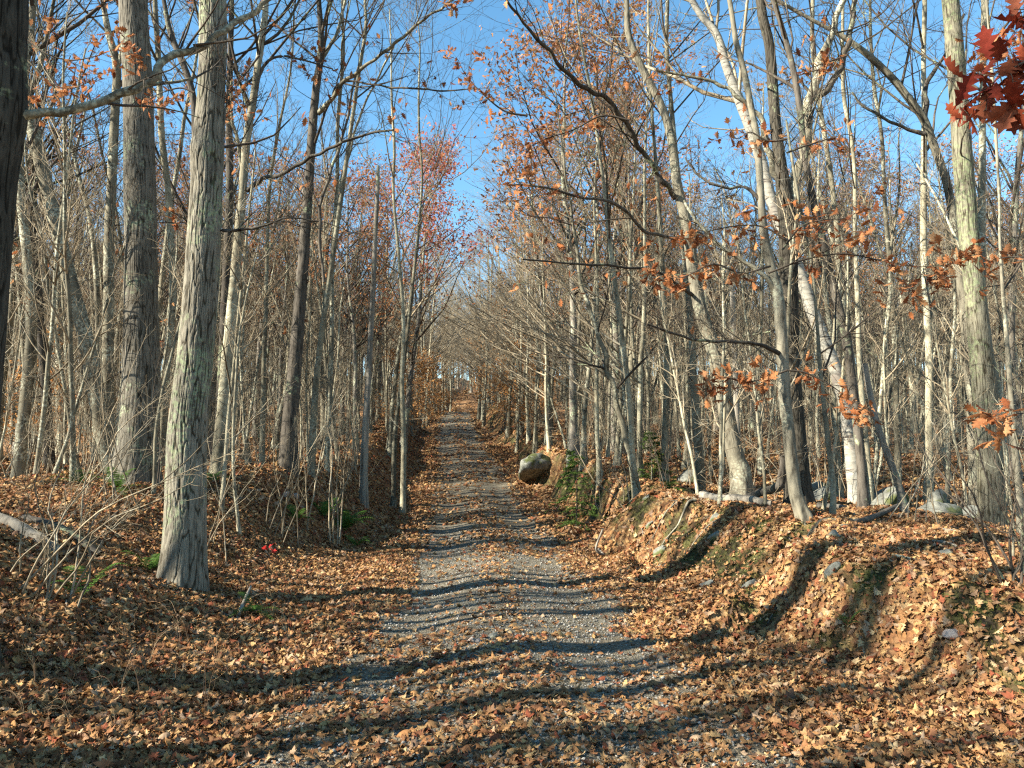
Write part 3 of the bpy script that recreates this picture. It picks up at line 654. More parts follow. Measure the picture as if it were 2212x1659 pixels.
def hero(name, label, cat, mat, d, pts, limbs=(), ext=4., tmat=M_twigd, detail=None, sides=14, crown=14, small=8, base_h=None, dd=0., seed=1, flare=.35, leaves=0, leafset=RUST, lsz=1., lmat=None, group=None, clen=.35, twig4=True, broken=False):
    """pts listed from the top of the picture down to the foot: (px, py, width px)"""
    rg = np.random.default_rng(seed)
    pts = pts[::-1]
    W = [P(a, b, d) for a, b, _ in pts]; R = [c * .5 * d / FPX for _, _, c in pts]
    foot = W[0].copy(); foot[2] = float(H(foot[0], foot[1])); 
    if W[0][2] < foot[2] + .25: W[0] = foot.copy(); W[0][2] -= .15
    else: W.insert(0, foot - [0, 0, .15]); R.insert(0, R[0] * 1.08)
    W = np.array(W); R = np.array(R)
    if dd: W[:, 1] += dd * np.clip((W[:, 2] - foot[2]) / 8, 0, 2)
    nv = len(W)
    if not broken:
        p = W[-1].copy(); dr = norm(W[-1] - W[-2]); k = max(int(ext / 1.2), 2); r = R[-1]
        ex = []; er = []
        for q in range(k):
            dr = norm(dr + rg.normal(size=3) * .09 + np.array([0, 0, .12])); p = p + dr * ext / k; ex.append(p.copy()); er.append(r * (1 - (q + 1) / (k + .5)) + .01)
        W = np.vstack([W, ex]); R = np.concatenate([R, er])
    root = thing(name, label, cat, foot, group); placed.append((foot[0], foot[1]))
    if name != 'slender_tree': root['anchor'] = name.replace('_', ' ').replace('tree', 'trunk')
    Wl = W - foot
    if detail: v, q = barktube(Wl, R, detail[0], detail[1], seed, detail[2], detail[3], flare=flare); me = mk('trunk', v, q, mats=[mat], attrs={'ridge': barktube.fur})
    else: v, q = barktube(Wl, R, sides, .12, seed, .012, 9, flare=flare); me = mk('trunk', v, q, mats=[mat])
    link('trunk', me, root)
    TP = catmull(Wl, 24)[None]; TR = np.interp(np.linspace(0, 1, 24), np.linspace(0, 1, len(R)), R)[None]
    allL = []; allR = []
    for lb in limbs:
        lm = lb.get('mat', mat); ld = lb.get('d', d); de = lb.get('de', ld)
        q = lb['pts']; n = len(q); lw = np.array([P(a, b, ld + (de - ld) * i / (n - 1)) for i, (a, b, _) in enumerate(q)]) - foot
        lr = np.array([c * .5 * ld / FPX for _, _, c in q])
        if lb.get('ext'):
            dr = norm(lw[-1] - lw[-2]); e1 = lw[-1] + norm(dr + [0, 0, .2]) * lb['ext'] * .5; e2 = e1 + norm(dr + [0, 0, .35]) * lb['ext'] * .5
            lw = np.vstack([lw, e1, e2]); lr = np.concatenate([lr, [lr[-1] * .6, .006]])
        q2 = catmull(np.column_stack([lw, lr]), len(lw) * 3); kk = rg.normal(size=(len(q2), 3)); kk[:2] = 0
        lw = q2[:, :3] + kk * np.clip(q2[:, 3:4] * .45, .004, .03); lr = q2[:, 3] * rg.uniform(.9, 1.12, len(q2))
        v, qd = barktube(lw, lr, 12, .06, seed + 9, .008, 7, flare=.15); link('limb', mk('limb', v, qd, mats=[lm]), root)
        cp = catmull(np.column_stack([lw, lr]), 12); allL.append(cp[:, :3]); allR.append(cp[:, 3])
    c = Geo(); tips = []
    if crown and not broken:
        u0 = 1 - min(.75, (ext + (2.5 if not detail or sides == 13 else -.4)) / max(np.linalg.norm(np.diff(Wl, axis=0), axis=1).sum(), 1))
        L1, R1 = spawn(rg, TP, TR, crown, clen, .75, 7, rf=.5, up=.12, umin=max(u0, .35), umax=.98, rmin=.008); c.tube(L1, R1, 6)
        L2, R2 = spawn(rg, L1, R1, 5, .55, .7, 5, up=.07, rmin=.005); c.tube(L2, R2, 4)
        L3, R3 = spawn(rg, L2, R2, 4, .6, .65, 4, up=.05, wander=.16, rmin=.0035, lmin=.2); c.tube(L3, R3, 3); tips.append(L3[:, 1:].reshape(-1, 3))
        if twig4: L4, R4 = spawn(rg, L3, R3, 3, .6, .6, 3, wander=.16, rmin=.0025, lmin=.12); c.tube(L4, R4, 3)
    if small:
        L1, R1 = spawn(rg, TP, TR, small, .13, 1.2, 6, rf=.15, up=.04, wander=.17, umin=.12, umax=.8, dec=0, rmin=.006, lmax=2.2); c.tube(L1, R1, 4)
        L2, R2 = spawn(rg, L1, R1, 5, .45, .75, 5, up=.03, wander=.2, rmin=.0035); c.tube(L2, R2, 3)
        L3, R3 = spawn(rg, L2, R2, 3, .5, .7, 4, up=.02, wander=.2, rmin=.0025, lmin=.1); c.tube(L3, R3, 3); tips.append(L3[:, 1:].reshape(-1, 3))
    if allL:
        A, B = np.array(allL), np.array(allR)
        L1, R1 = spawn(rg, A, B, 14, .3, .75, 6, rf=.5, up=.05, wander=.14, umin=.15, rmin=.005, lmax=2.4, lmin=.5); c.tube(L1, R1, 4)
        L2, R2 = spawn(rg, L1, R1, 5, .5, .75, 5, up=.04, wander=.17, rmin=.0035); c.tube(L2, R2, 3)
        L3, R3 = spawn(rg, L2, R2, 4, .5, .7, 4, up=.03, wander=.18, rmin=.0025, lmin=.1); c.tube(L3, R3, 3); tips.append(L3[:, 1:].reshape(-1, 3))
    if c.n: link('crown', c.mesh('crown', [tmat]), root)
    if leaves and tips:
        tp = np.vstack(tips); wv = tp + foot
        ok = (wv[:, 2] < EYE[2] + wv[:, 1] * .68) & (wv[:, 2] > 1.2)
        tp = tp[ok] if ok.sum() > 10 else tp
        if lmat is not None:
            v, q = leafcloud(rg, tp, leaves, .14 * lsz, spread=.12); o = link('leaves', mk('leaves', v, q, mats=[lmat]), root); o['kind'] = 'stuff'
        else:
            for k in range(leaves):
                a = tp[rg.integers(0, len(tp))]
                nn = norm(rg.normal(size=3) * .7 + np.array([0, -.2, .6])); 
                link('leaf', leafset[int(rg.integers(0, len(leafset)))], root, a + rg.normal(size=3) * .03, tuple(eulers(nn[None], rg.uniform(0, 6.28, 1))[0]), lsz * rg.uniform(.65, 1.1))
    return root

# left of the road
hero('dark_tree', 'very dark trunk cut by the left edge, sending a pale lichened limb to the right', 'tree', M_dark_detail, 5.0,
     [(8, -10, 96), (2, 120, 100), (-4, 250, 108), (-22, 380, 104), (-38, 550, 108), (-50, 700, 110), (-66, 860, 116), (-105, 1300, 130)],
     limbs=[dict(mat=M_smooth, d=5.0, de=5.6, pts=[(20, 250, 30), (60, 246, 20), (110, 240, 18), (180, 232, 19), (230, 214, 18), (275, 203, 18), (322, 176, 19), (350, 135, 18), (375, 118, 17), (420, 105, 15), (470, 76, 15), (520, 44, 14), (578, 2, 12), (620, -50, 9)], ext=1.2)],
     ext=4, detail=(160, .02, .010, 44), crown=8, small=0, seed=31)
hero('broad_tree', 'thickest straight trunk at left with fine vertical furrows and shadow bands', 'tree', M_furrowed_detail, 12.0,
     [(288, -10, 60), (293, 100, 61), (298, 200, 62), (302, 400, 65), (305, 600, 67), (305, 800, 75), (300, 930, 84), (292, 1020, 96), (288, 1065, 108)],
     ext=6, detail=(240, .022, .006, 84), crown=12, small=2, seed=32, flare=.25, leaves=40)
hero('lichened_tree', 'rough barked leaning trunk in front at left with green lichen on its upper part', 'tree',
     bark('lichened_bark', (.21, .192, .15), (.07, .06, .045), ridged=True, la=.5, sc=22, zs=.16, bump=1., lichen=(.27, .31, .19), lsc=1.0), 8.3,
     [(460, -10, 56), (460, 100, 58), (456, 200, 57), (450, 290, 64), (447, 330, 70), (446, 400, 66), (441, 500, 70), (436, 600, 71), (428, 700, 72), (419, 800, 73), (405, 940, 80), (401, 1100, 84), (398, 1200, 90), (393, 1280, 98)],
     limbs=[dict(mat=M_dead, pts=[(447, 325, 7), (465, 308, 6), (480, 300, 5), (484, 260, 4), (492, 200, 3), (490, 160, 2)]), dict(mat=M_dark, pts=[(470, 498, 8), (520, 497, 6), (570, 488, 5), (620, 470, 4), (690, 478, 3)])],
     ext=5, detail=(230, .014, .011, 50), crown=10, small=2, seed=33, flare=.16)
hero('leaning_tree', 'smooth grey trunk at far left leaning down to the right', 'tree', M_smooth, 14.0,
     [(72, -10, 14), (66, 70, 16), (52, 150, 20), (55, 200, 24), (70, 270, 28), (95, 380, 28), (120, 480, 28), (150, 600, 30), (175, 690, 31), (200, 800, 33), (216, 900, 34), (238, 1010, 34), (245, 1060, 40)], ext=5, crown=10, small=8, seed=34, leaves=60)
hero('grey_tree', 'grey trunk at far left curving in front of a darker one', 'tree', M_smooth, 13.6,
     [(35, 200, 12), (42, 300, 15), (44, 420, 18), (57, 540, 20), (68, 700, 22), (62, 800, 24), (46, 950, 23), (38, 1050, 26)], ext=5, crown=10, small=8, seed=35, leaves=40)
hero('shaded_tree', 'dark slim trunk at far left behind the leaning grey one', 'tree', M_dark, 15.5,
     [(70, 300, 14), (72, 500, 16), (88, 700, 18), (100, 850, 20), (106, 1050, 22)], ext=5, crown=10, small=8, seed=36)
hero('forked_tree', 'mottled trunk between the leaning grey trunk and the thickest trunk', 'tree', M_smooth, 15.0,
     [(222, -10, 10), (232, 60, 14), (250, 130, 17), (252, 180, 18), (248, 250, 19), (241, 400, 20), (236, 500, 21), (235, 620, 22), (233, 800, 24), (236, 1030, 28)],
     limbs=[dict(pts=[(252, 160, 9), (262, 110, 8), (270, 40, 7), (272, -10, 6)])], ext=5, crown=12, small=8, seed=37, leaves=110)
hero('slim_tree', 'slim mottled trunk seen between the two thick left trunks', 'tree', M_pole, 16.0,
     [(335, -10, 10), (342, 120, 12), (346, 220, 13), (350, 300, 14), (362, 400, 14), (368, 500, 15), (374, 620, 16), (368, 700, 17), (356, 850, 17), (345, 1040, 20)], ext=5, crown=12, small=8, seed=38, leaves=60)
hero('dark_forked_tree', 'dark trunk slanting behind the upper part of the lichened trunk', 'tree', M_dark, 13.5,
     [(352, -10, 9), (368, 70, 12), (392, 130, 14), (415, 200, 14), (422, 300, 15), (420, 600, 17), (425, 1040, 22)], ext=4, crown=12, small=6, seed=39, leaves=90)
hero('slim_dark_tree', 'slim dark trunk just right of the lichened trunk', 'tree', M_dark, 14.0,
     [(500, -10, 11), (498, 100, 13), (495, 250, 15), (496, 400, 16), (490, 560, 17), (484, 700, 18), (478, 850, 20), (470, 1030, 22)], ext=5, crown=12, small=6, seed=40, leaves=50)
hero('bright_tree', 'sunlit grey trunk with dark patches standing beside the lichened trunk', 'tree', M_pole, 13.0,
     [(575, -10, 12), (569, 60, 14), (556, 150, 15), (546, 220, 16), (532, 310, 18), (525, 400, 18), (518, 480, 20), (506, 620, 22), (496, 720, 24), (486, 830, 26), (478, 930, 27), (468, 1062, 32)],
     limbs=[dict(mat=M_dark, d=13, de=11.5, pts=[(535, 412, 9), (562, 388, 9), (600, 378, 8), (655, 350, 7), (720, 316, 6), (790, 290, 5), (850, 280, 4)]), dict(pts=[(548, 215, 7), (580, 130, 6), (650, 128, 4), (720, 150, 3)], mat=M_dark), dict(pts=[(526, 380, 10), (512, 300, 8), (500, 250, 6), (500, 180, 5)])],
     ext=4, crown=12, small=8, seed=41, leaves=90)
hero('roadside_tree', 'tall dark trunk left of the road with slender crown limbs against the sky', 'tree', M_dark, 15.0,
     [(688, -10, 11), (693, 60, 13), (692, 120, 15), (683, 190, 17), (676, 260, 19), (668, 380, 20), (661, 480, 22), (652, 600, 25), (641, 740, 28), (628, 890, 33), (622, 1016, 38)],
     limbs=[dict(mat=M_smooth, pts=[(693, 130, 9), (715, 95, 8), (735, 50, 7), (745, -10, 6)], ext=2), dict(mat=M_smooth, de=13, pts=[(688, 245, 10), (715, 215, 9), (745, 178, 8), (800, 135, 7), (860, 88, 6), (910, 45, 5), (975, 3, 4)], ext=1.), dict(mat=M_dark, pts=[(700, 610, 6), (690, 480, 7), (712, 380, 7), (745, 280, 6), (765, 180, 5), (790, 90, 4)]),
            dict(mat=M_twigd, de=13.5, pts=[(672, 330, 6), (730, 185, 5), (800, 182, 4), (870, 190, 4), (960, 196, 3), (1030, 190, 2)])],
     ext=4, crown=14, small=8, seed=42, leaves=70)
hero('thin_tree', 'thin pale trunk left of the road rising beside the tall dark trunk', 'tree', M_pole, 16.5,
     [(788, -10, 6), (790, 60, 7), (775, 160, 8), (755, 300, 9), (738, 420, 10), (718, 560, 11), (695, 720, 12), (680, 860, 14), (672, 1010, 16)], ext=3, crown=12, small=8, seed=43)
hero('thin_forked_tree', 'thin grey forked stem left of the road in front of the broken snag', 'tree', M_smooth, 17.5,
     [(740, 0, 6), (742, 120, 7), (730, 260, 8), (728, 400, 9), (718, 560, 9), (716, 760, 10), (706, 1000, 12)],
     limbs=[dict(pts=[(728, 420, 6), (755, 330, 6), (778, 250, 5), (815, 170, 4), (850, 100, 4)])], ext=3, crown=10, small=6, seed=44)
hero('dead_snag', 'grey dead snag with a broken top left of the road', 'snag', M_dead, 18.0,
     [(817, 358, 7), (815, 420, 9), (811, 500, 10), (806, 620, 11), (799, 760, 12), (791, 900, 14), (787, 985, 17)], crown=0, small=4, seed=45, broken=True)
# right of the road
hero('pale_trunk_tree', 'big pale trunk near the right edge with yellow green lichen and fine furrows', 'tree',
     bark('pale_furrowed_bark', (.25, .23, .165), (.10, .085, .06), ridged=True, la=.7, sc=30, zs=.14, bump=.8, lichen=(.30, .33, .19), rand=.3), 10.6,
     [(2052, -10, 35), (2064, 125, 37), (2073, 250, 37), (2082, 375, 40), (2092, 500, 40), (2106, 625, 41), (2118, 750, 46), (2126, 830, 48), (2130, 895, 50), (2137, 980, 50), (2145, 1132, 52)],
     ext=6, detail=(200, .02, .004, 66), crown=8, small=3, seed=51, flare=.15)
hero('angled_tree', 'tree at right whose upper trunk bends sharply to the upper left', 'tree', M_mid, 13.5,
     [(1745, 38, 8), (1790, 62, 9), (1825, 82, 11), (1876, 120, 14), (1925, 166, 15), (1955, 202, 16), (1985, 242, 17), (2000, 268, 18), (2012, 300, 17), (2030, 350, 17), (2050, 415, 18), (2062, 500, 19), (2075, 600, 20), (2088, 720, 22), (2100, 900, 24), (2108, 1090, 27)],
     limbs=[dict(mat=M_dark, pts=[(1998, 265, 11), (1999, 200, 10), (2020, 150, 8), (2060, 90, 6), (2080, 30, 5)]), dict(mat=M_dark, pts=[(1998, 290, 9), (1950, 275, 7), (1900, 250, 6), (1860, 225, 5), (1840, 200, 4)])],
     ext=1.5, crown=5, small=8, seed=52)
hero('straight_tree', 'straight pale slender trunk left of the big pale trunk at right', 'tree', M_pole, 14.5,
     [(1995, 130, 10), (1997, 250, 12), (1996, 350, 13), (1995, 500, 14), (1998, 600, 14), (2004, 700, 15), (2008, 800, 16), (2006, 900, 17), (2004, 1060, 20)], ext=5, crown=12, small=8, seed=53)
hero('many_limbed_tree', 'dark trunk splitting into several pale upright limbs right of centre', 'tree', M_dark_detail, 12.5,
     [(1640, -10, 19), (1648, 40, 21), (1662, 100, 21), (1670, 200, 23), (1676, 275, 24), (1686, 360, 27), (1696, 430, 36), (1702, 480, 39), (1703, 550, 38), (1705, 700, 40), (1707, 800, 42), (1713, 900, 46), (1720, 1000, 50), (1725, 1068, 58)],
     limbs=[dict(mat=M_smooth, pts=[(1706, 450, 28), (1722, 400, 25), (1733, 350, 24), (1744, 290, 23), (1752, 215, 20), (1768, 140, 17), (1795, 80, 15), (1812, 30, 13), (1826, -10, 12)], ext=2), dict(mat=M_dark, pts=[(1750, 215, 15), (1772, 205, 14), (1800, 180, 13), (1822, 120, 13), (1838, 60, 12), (1846, -10, 11)], ext=2),
            dict(mat=M_smooth, pts=[(1690, 400, 14), (1668, 350, 13), (1650, 280, 12), (1640, 250, 11), (1600, 215, 9), (1550, 180, 7), (1490, 165, 6), (1420, 152, 5)])],
     ext=5, detail=(130, .03, .008, 44), crown=12, small=4, seed=54, flare=.3, leaves=60)
hero('white_birch', 'white barked birch leaning left behind the dark many limbed trunk', 'birch', M_birch, 14.0,
     [(1500, 10, 14), (1548, 75, 17), (1568, 140, 19), (1590, 200, 21), (1618, 270, 23), (1645, 350, 24), (1668, 440, 25), (1698, 520, 26), (1732, 600, 27), (1752, 665, 27), (1778, 730, 28), (1808, 810, 28), (1830, 900, 28), (1848, 1060, 32)], ext=3, crown=10, small=4, seed=55, tmat=M_twig)
hero('curved_tree', 'dark slender trunk curving at its foot on the bank edge with rust leaf sprays', 'tree', M_mid, 9.8,
     [(1574, -10, 10), (1590, 90, 12), (1606, 150, 13), (1621, 225, 14), (1635, 300, 15), (1642, 400, 16), (1650, 500, 18), (1665, 575, 21), (1681, 640, 24), (1690, 770, 25), (1695, 860, 25), (1703, 930, 25), (1710, 1000, 26), (1720, 1070, 26), (1735, 1112, 26), (1747, 1158, 32)],
     limbs=[dict(pts=[(1680, 645, 12), (1658, 605, 10), (1600, 562, 8), (1545, 522, 8), (1505, 480, 7), (1480, 430, 6)], mat=M_smooth), dict(mat=M_dark, de=9, pts=[(1690, 768, 9), (1655, 748, 8), (1595, 739, 7), (1530, 737, 6), (1475, 728, 5), (1400, 700, 4)]),
            dict(mat=M_dark, pts=[(1640, 430, 8), (1610, 405, 7), (1560, 405, 6), (1510, 380, 5), (1480, 340, 4)])],
     ext=3, detail=(40, .05, .008, 10), crown=6, small=3, seed=56, flare=.5)
hero('speckled_tree', 'dark speckled trunk sweeping up to the left beyond the forked limbs', 'tree', M_dark, 11.0,
     [(1668, -10, 10), (1690, 60, 11), (1710, 135, 13), (1725, 215, 14), (1735, 300, 14), (1745, 375, 15), (1760, 450, 16), (1776, 515, 17), (1796, 600, 18), (1812, 665, 19), (1828, 730, 20), (1841, 830, 19), (1852, 920, 18), (1862, 1030, 19), (1867, 1126, 23)], ext=3, crown=6, small=4, seed=57, flare=.4)
hero('dead_leaning_trunk', 'bare grey dead stem with no crown leaning left on the bank top', 'snag', M_dead, 10.4,
     [(1868, 785, 11), (1877, 840, 12), (1895, 915, 13), (1911, 965, 13), (1940, 1045, 14), (1962, 1128, 17)], crown=0, small=2, seed=58, broken=True)
hero('pale_sapling', 'thin pale sapling between the curved trunk and the speckled trunk', 'sapling', M_pole, 10.0,
     [(1752, 560, 5), (1765, 700, 7), (1772, 800, 8), (1780, 880, 10), (1792, 980, 11), (1800, 1055, 11), (1796, 1143, 14)], ext=2, crown=6, small=6, seed=59)
hero('arching_tree', 'dark leaning trunk whose long limb arches over the road', 'tree', M_mid, 14.5,
     [(1352, -10, 12), (1358, 75, 14), (1388, 150, 16), (1427, 225, 17), (1450, 300, 19), (1463, 400, 21), (1482, 480, 23), (1500, 600, 26), (1515, 675, 28), (1535, 735, 30), (1558, 820, 33), (1574, 920, 35), (1590, 990, 37), (1600, 1022, 42)],
     limbs=[dict(mat=M_dark, de=11, pts=[(1458, 428, 11), (1428, 386, 11), (1384, 322, 10), (1353, 270, 10), (1316, 216, 9), (1262, 190, 8), (1218, 150, 7), (1182, 105, 6), (1137, 55, 5), (1100, 10, 4)], ext=1), dict(mat=M_dark, de=11.5, pts=[(1485, 520, 8), (1400, 500, 7), (1330, 440, 6), (1250, 425, 5), (1180, 405, 4), (1100, 400, 3)]),
            dict(mat=M_dark, de=12, pts=[(1500, 640, 8), (1420, 590, 6), (1330, 575, 5), (1240, 570, 4), (1130, 560, 3)])],
     ext=5, detail=(100, .03, .007, 36), crown=12, small=3, seed=60, leaves=150)
hero('twin_stem_tree', 'slim pale trunk with a kinked foot on the bank edge right of the spruce', 'tree', M_pole, 15.5,
     [(1296, 340, 7), (1308, 430, 8), (1317, 525, 9), (1327, 600, 10), (1337, 675, 11), (1346, 750, 12), (1356, 830, 13), (1362, 900, 14), (1364, 980, 16), (1372, 1040, 18), (1378, 1085, 24)],
     limbs=[dict(pts=[(1363, 985, 13), (1345, 925, 12), (1328, 840, 11), (1298, 740, 10), (1268, 650, 9), (1252, 590, 8), (1240, 500, 7), (1225, 400, 5)], mat=M_smooth, ext=3)], ext=4, crown=12, small=6, seed=61)
hero('grey_snag', 'bleached grey dead trunk standing behind the arching tree limb', 'snag', M_dead, 17.5,
     [(1580, 590, 9), (1582, 650, 10), (1586, 740, 11), (1590, 850, 12), (1594, 1005, 14)], crown=0, small=3, seed=62, broken=True)
hero('behind_tree', 'straight grey trunk partly behind the big pale trunk at right', 'tree', M_smooth, 13.8,
     [(2126, -10, 12), (2124, 120, 13), (2122, 300, 14), (2121, 500, 15), (2124, 700, 16), (2150, 1080, 20)], ext=5, crown=10, small=6, seed=63)
hero('edge_tree', 'pale trunk at the far right edge behind the brush stems', 'tree', M_mid, 9.2,
     [(2158, 420, 5), (2160, 520, 6), (2168, 650, 8), (2180, 800, 10), (2192, 960, 13), (2204, 1100, 16), (2210, 1160, 19)], ext=4, crown=8, small=5, seed=64)
k = 0
for (lab, dist, pts) in [
    ('second trunk left of the bleached snag, mottled grey and slightly bowed', 16.0, [(1440, 100, 9), (1452, 250, 10), (1468, 420, 12), (1480, 560, 13), (1492, 700, 14), (1500, 850, 16), (1512, 1010, 20)]),
    ('slim pale trunk rising just left of the arching tree foot', 18.0, [(1405, 200, 7), (1420, 400, 9), (1432, 600, 11), (1440, 800, 13), (1436, 960, 15)]),
    ('pale slim trunk with a fork high up beyond the pale sapling', 15.5, [(1755, 20, 9), (1760, 150, 10), (1800, 420, 11), (1812, 600, 12), (1800, 820, 13), (1815, 1060, 15)]),
    ('bare slim trunk between the dead leaning stem and the straight pale trunk', 17.0, [(1905, 300, 8), (1912, 450, 9), (1928, 640, 10), (1935, 820, 12), (1940, 1020, 14)]),
    ('dark topped broken slim trunk right of the speckled trunk', 14.0, [(1844, 340, 8), (1847, 500, 9), (1852, 640, 10), (1858, 800, 11), (1880, 1070, 14)]),
    ('slim pale trunk with a dark twin behind it just left of the road bank', 20.0, [(850, 420, 6), (862, 560, 7), (872, 700, 8), (868, 830, 10), (872, 955, 12)]),
    ('slim pale trunk under the crimson crown left of the road', 21.0, [(912, 380, 5), (905, 480, 6), (893, 600, 7), (878, 740, 8), (862, 860, 9), (852, 960, 11)]),
    ('straight slim trunk between the bright trunk and the tall dark trunk', 17.0, [(578, 500, 7), (575, 640, 9), (570, 800, 10), (566, 1010, 13)]),
]:
    hero('slender_tree', lab, 'tree', M_pole if k % 3 else M_smooth, dist, pts, ext=5, crown=12, small=8, seed=80 + k, tmat=M_twig if k % 2 else M_twigd); k += 1

# --- the wood: up to 300 trees of their own, then saplings, then the far mass
rg = np.random.default_rng(23)
n = 0; tries = 0
AREAS = {}
def area_label(x, y):
    side = 'left' if x < xr(y) else 'right'
    far = 'near' if y < 22 else ('middle' if y < 34 else 'deep')
    return side, far
while n < 298 and tries < 20000:
    tries += 1
    y = 14 + 36 * rg.uniform() ** .9; x = rg.uniform(-.74, .74) * y; t = x - xr(y)
    if abs(t) < 3.6 or not free(x, y, 1.05 if y < 30 else .9) or (y < 25 and rg.uniform() < .45): continue
    u = rg.uniform() * (.93 if y < 24 else 1); side, far = area_label(x, y)
    near_road = abs(t) < 7
    dw = {'near': 'just behind the front trunks', 'middle': 'in the middle of the wood', 'deep': 'deep in the wood'}[far]
    if u < .62: key, nm = 'pole', 'slender pale bare tree %s %s of the road' % (dw, side)
    elif u < .94: key, nm = 'mature', 'tall bare spreading tree %s %s of the road' % (dw, side)
    elif u < .97 or side == 'right': key, nm = 'oak', 'oak keeping its rust leaves %s %s of the road' % (dw, side)
    else: key, nm = 'oak', 'oak keeping its rust leaves %s %s of the road' % (dw, side)
    i = int(rg.integers(0, 5 if key == 'pole' else 4))
    s = rg.uniform(.72, 1.02)
    tl = (rg.normal() * .035, rg.normal() * .035 + (.05 if t < 0 else -.05) * (abs(t) < 6))
    plant(key, i, x, y, s, rg.uniform(0, 6.28), nm, 'tree', nm.replace('tree', 'trees').replace('oak keeping its', 'oaks keeping their'), parts=y < 24, tilt=(tl[0], tl[1]), sx=rg.uniform(.8, 1.25))
    PL[-1]['bg'] = {'pole': 'slender bare tree', 'mature': 'spreading bare tree', 'oak': 'rust leaved oak'}[key]
    n += 1
for i in range(3): plant('tall', i, *gnd((60, 215, 330)[i], (17, 18.5, 20)[i])[:2], 1., i * 2., ('very tall thin bare trunk at the far left edge of the wood', 'very tall thin trunk seen left of the thickest trunk', 'very tall thin trunk seen between the two thick left trunks')[i], 'tree', None)
# leafy crowns that read by name in the picture
plant('red', 0, *gnd(842, 31)[:2], .86, 1.0, 'tree with a crimson leafy crown left of where the road vanishes', 'tree', None, parts=True)
plant('oak', 0, *gnd(1240, 24)[:2], 1.02, 2.0, 'tallest rust leaved oak crown leaning over the road from the right', 'oak tree', None, tilt=(0, -.05))
plant('oak', 1, *gnd(1340, 26)[:2], 1.0, 4.0, 'rust leaved oak set back behind the twin stem trunk', 'oak tree', None)
plant('oak', 0, *gnd(1185, 31)[:2], .95, 3.0, 'rust leaved oak right beside the road beyond the tallest oak', 'oak tree', None)
plant('oak', 1, *gnd(870, 37)[:2], .95, .5, 'rust leaved oak standing beside the crimson tree', 'oak tree', None)
plant('oak', 0, *gnd(770, 27)[:2], .72, 2.5, 'rust leaved oak behind the broken snag left of the road', 'oak tree', None)
plant('oak', 0, *gnd(600, 30)[:2], .78, 5., 'rust leaved oak behind the tall dark trunk', 'oak tree', None)
plant('oak', 1, *gnd(1930, 44)[:2], .95, 1., 'rust crowned oak deep in the wood at right', 'oak tree', None)
for j, (px_, d_, s_, lab) in enumerate([(1118, 40, 1.0, 'orange beech sapling on the right bank well below the crest'), (1132, 46, 1.3, 'orange leaved beech on the bank just below the crest'), (1092, 53, 1.4, 'orange leaved beech leaning over the road edge below the crest'), (1160, 38, .9, 'low orange beech above the ledge boulder'), (1072, 64, 1.6, 'orange leaved beech where the road bends from view'), (1150, 56, 1.5, 'orange beech set back behind the right bank'), (893, 47, 1.3, 'rust orange beech left of the road below the crest'), (918, 57, 1.4, 'orange beech left of the crest'), (868, 40, 1.1, 'rust beech sapling among twigs left of the road'), (60, 19, .8, 'small orange beech at the far left among trunks'), (1064, 80, 1.8, 'farthest orange beech right of the road'), (938, 74, 1.6, 'farthest orange beech left of the road')]):
    plant('beech', j, *gnd(px_, d_)[:2], s_, j * 1.3, lab, 'beech', None)
for j in range(56):
    for _ in range(60):
        y = 17 + 100 * ((j + rg.uniform()) / 56); sd = 1 if rg.uniform() < .55 else -1; t = sd * (rg.uniform(2.7, 4.2) if y < 55 else rg.uniform(2.0, 3.4)); x = t + xr(y)
        if free(x, y, .7) and not (sd < 0 and y < 36): break
    side = 'right' if sd > 0 else 'left'; zone = 'lower' if y < 40 else 'upper'
    plant('arch', int(rg.integers(0, 3)), x, y, rg.uniform(.85, 1.15) * (1 + .55 * min(max((y - 28) / 30, 0), 1)), (math.pi if sd > 0 else 0) + rg.normal() * .5, 'bare tree arching twigs over the %s part of the road from the %s' % (zone, side), 'tree', 'arching trees over the %s part of the road from the %s' % (zone, side), parts=y < 26)['label'] = 'arching bare tree on the %s verge %s' % (side, 'abreast of the spruce' if y < 24 else 'just past the ledge boulder' if y < 33 else 'low on the rising road' if y < 45 else 'midway up the road' if y < 58 else 'high on the rising road' if y < 72 else 'just below the crest' if y < 84 else 'at the crest' if y < 96 else 'beyond the crest')
n = 0; tries = 0
while n < 170 and tries < 20000:
    tries += 1
    y = 10.5 + 30 * rg.uniform() ** 1.1; x = rg.uniform(-.72, .72) * y; t = x - xr(y)
    if abs(t) < (3.3 if t > 0 else 3.5) or not free(x, y, .45): continue
    if y < 13 and t > 0 and rg.uniform() < .6: continue
    side, far = area_label(x, y)
    dw = {'near': 'among the front trunks', 'middle': 'in the middle of the wood', 'deep': 'deep in the wood'}[far]
    nm = 'thin bare sapling %s %s of the road' % (dw, side)
    plant('sapling', int(rg.integers(0, 3)), x, y, rg.uniform(.6, 1.1), rg.uniform(0, 6.28), nm, 'sapling', nm.replace('sapling', 'saplings'), parts=y < 20, tilt=(rg.normal() * .06, rg.normal() * .06)); PL[-1]['bg'] = 'thin sapling'
    n += 1
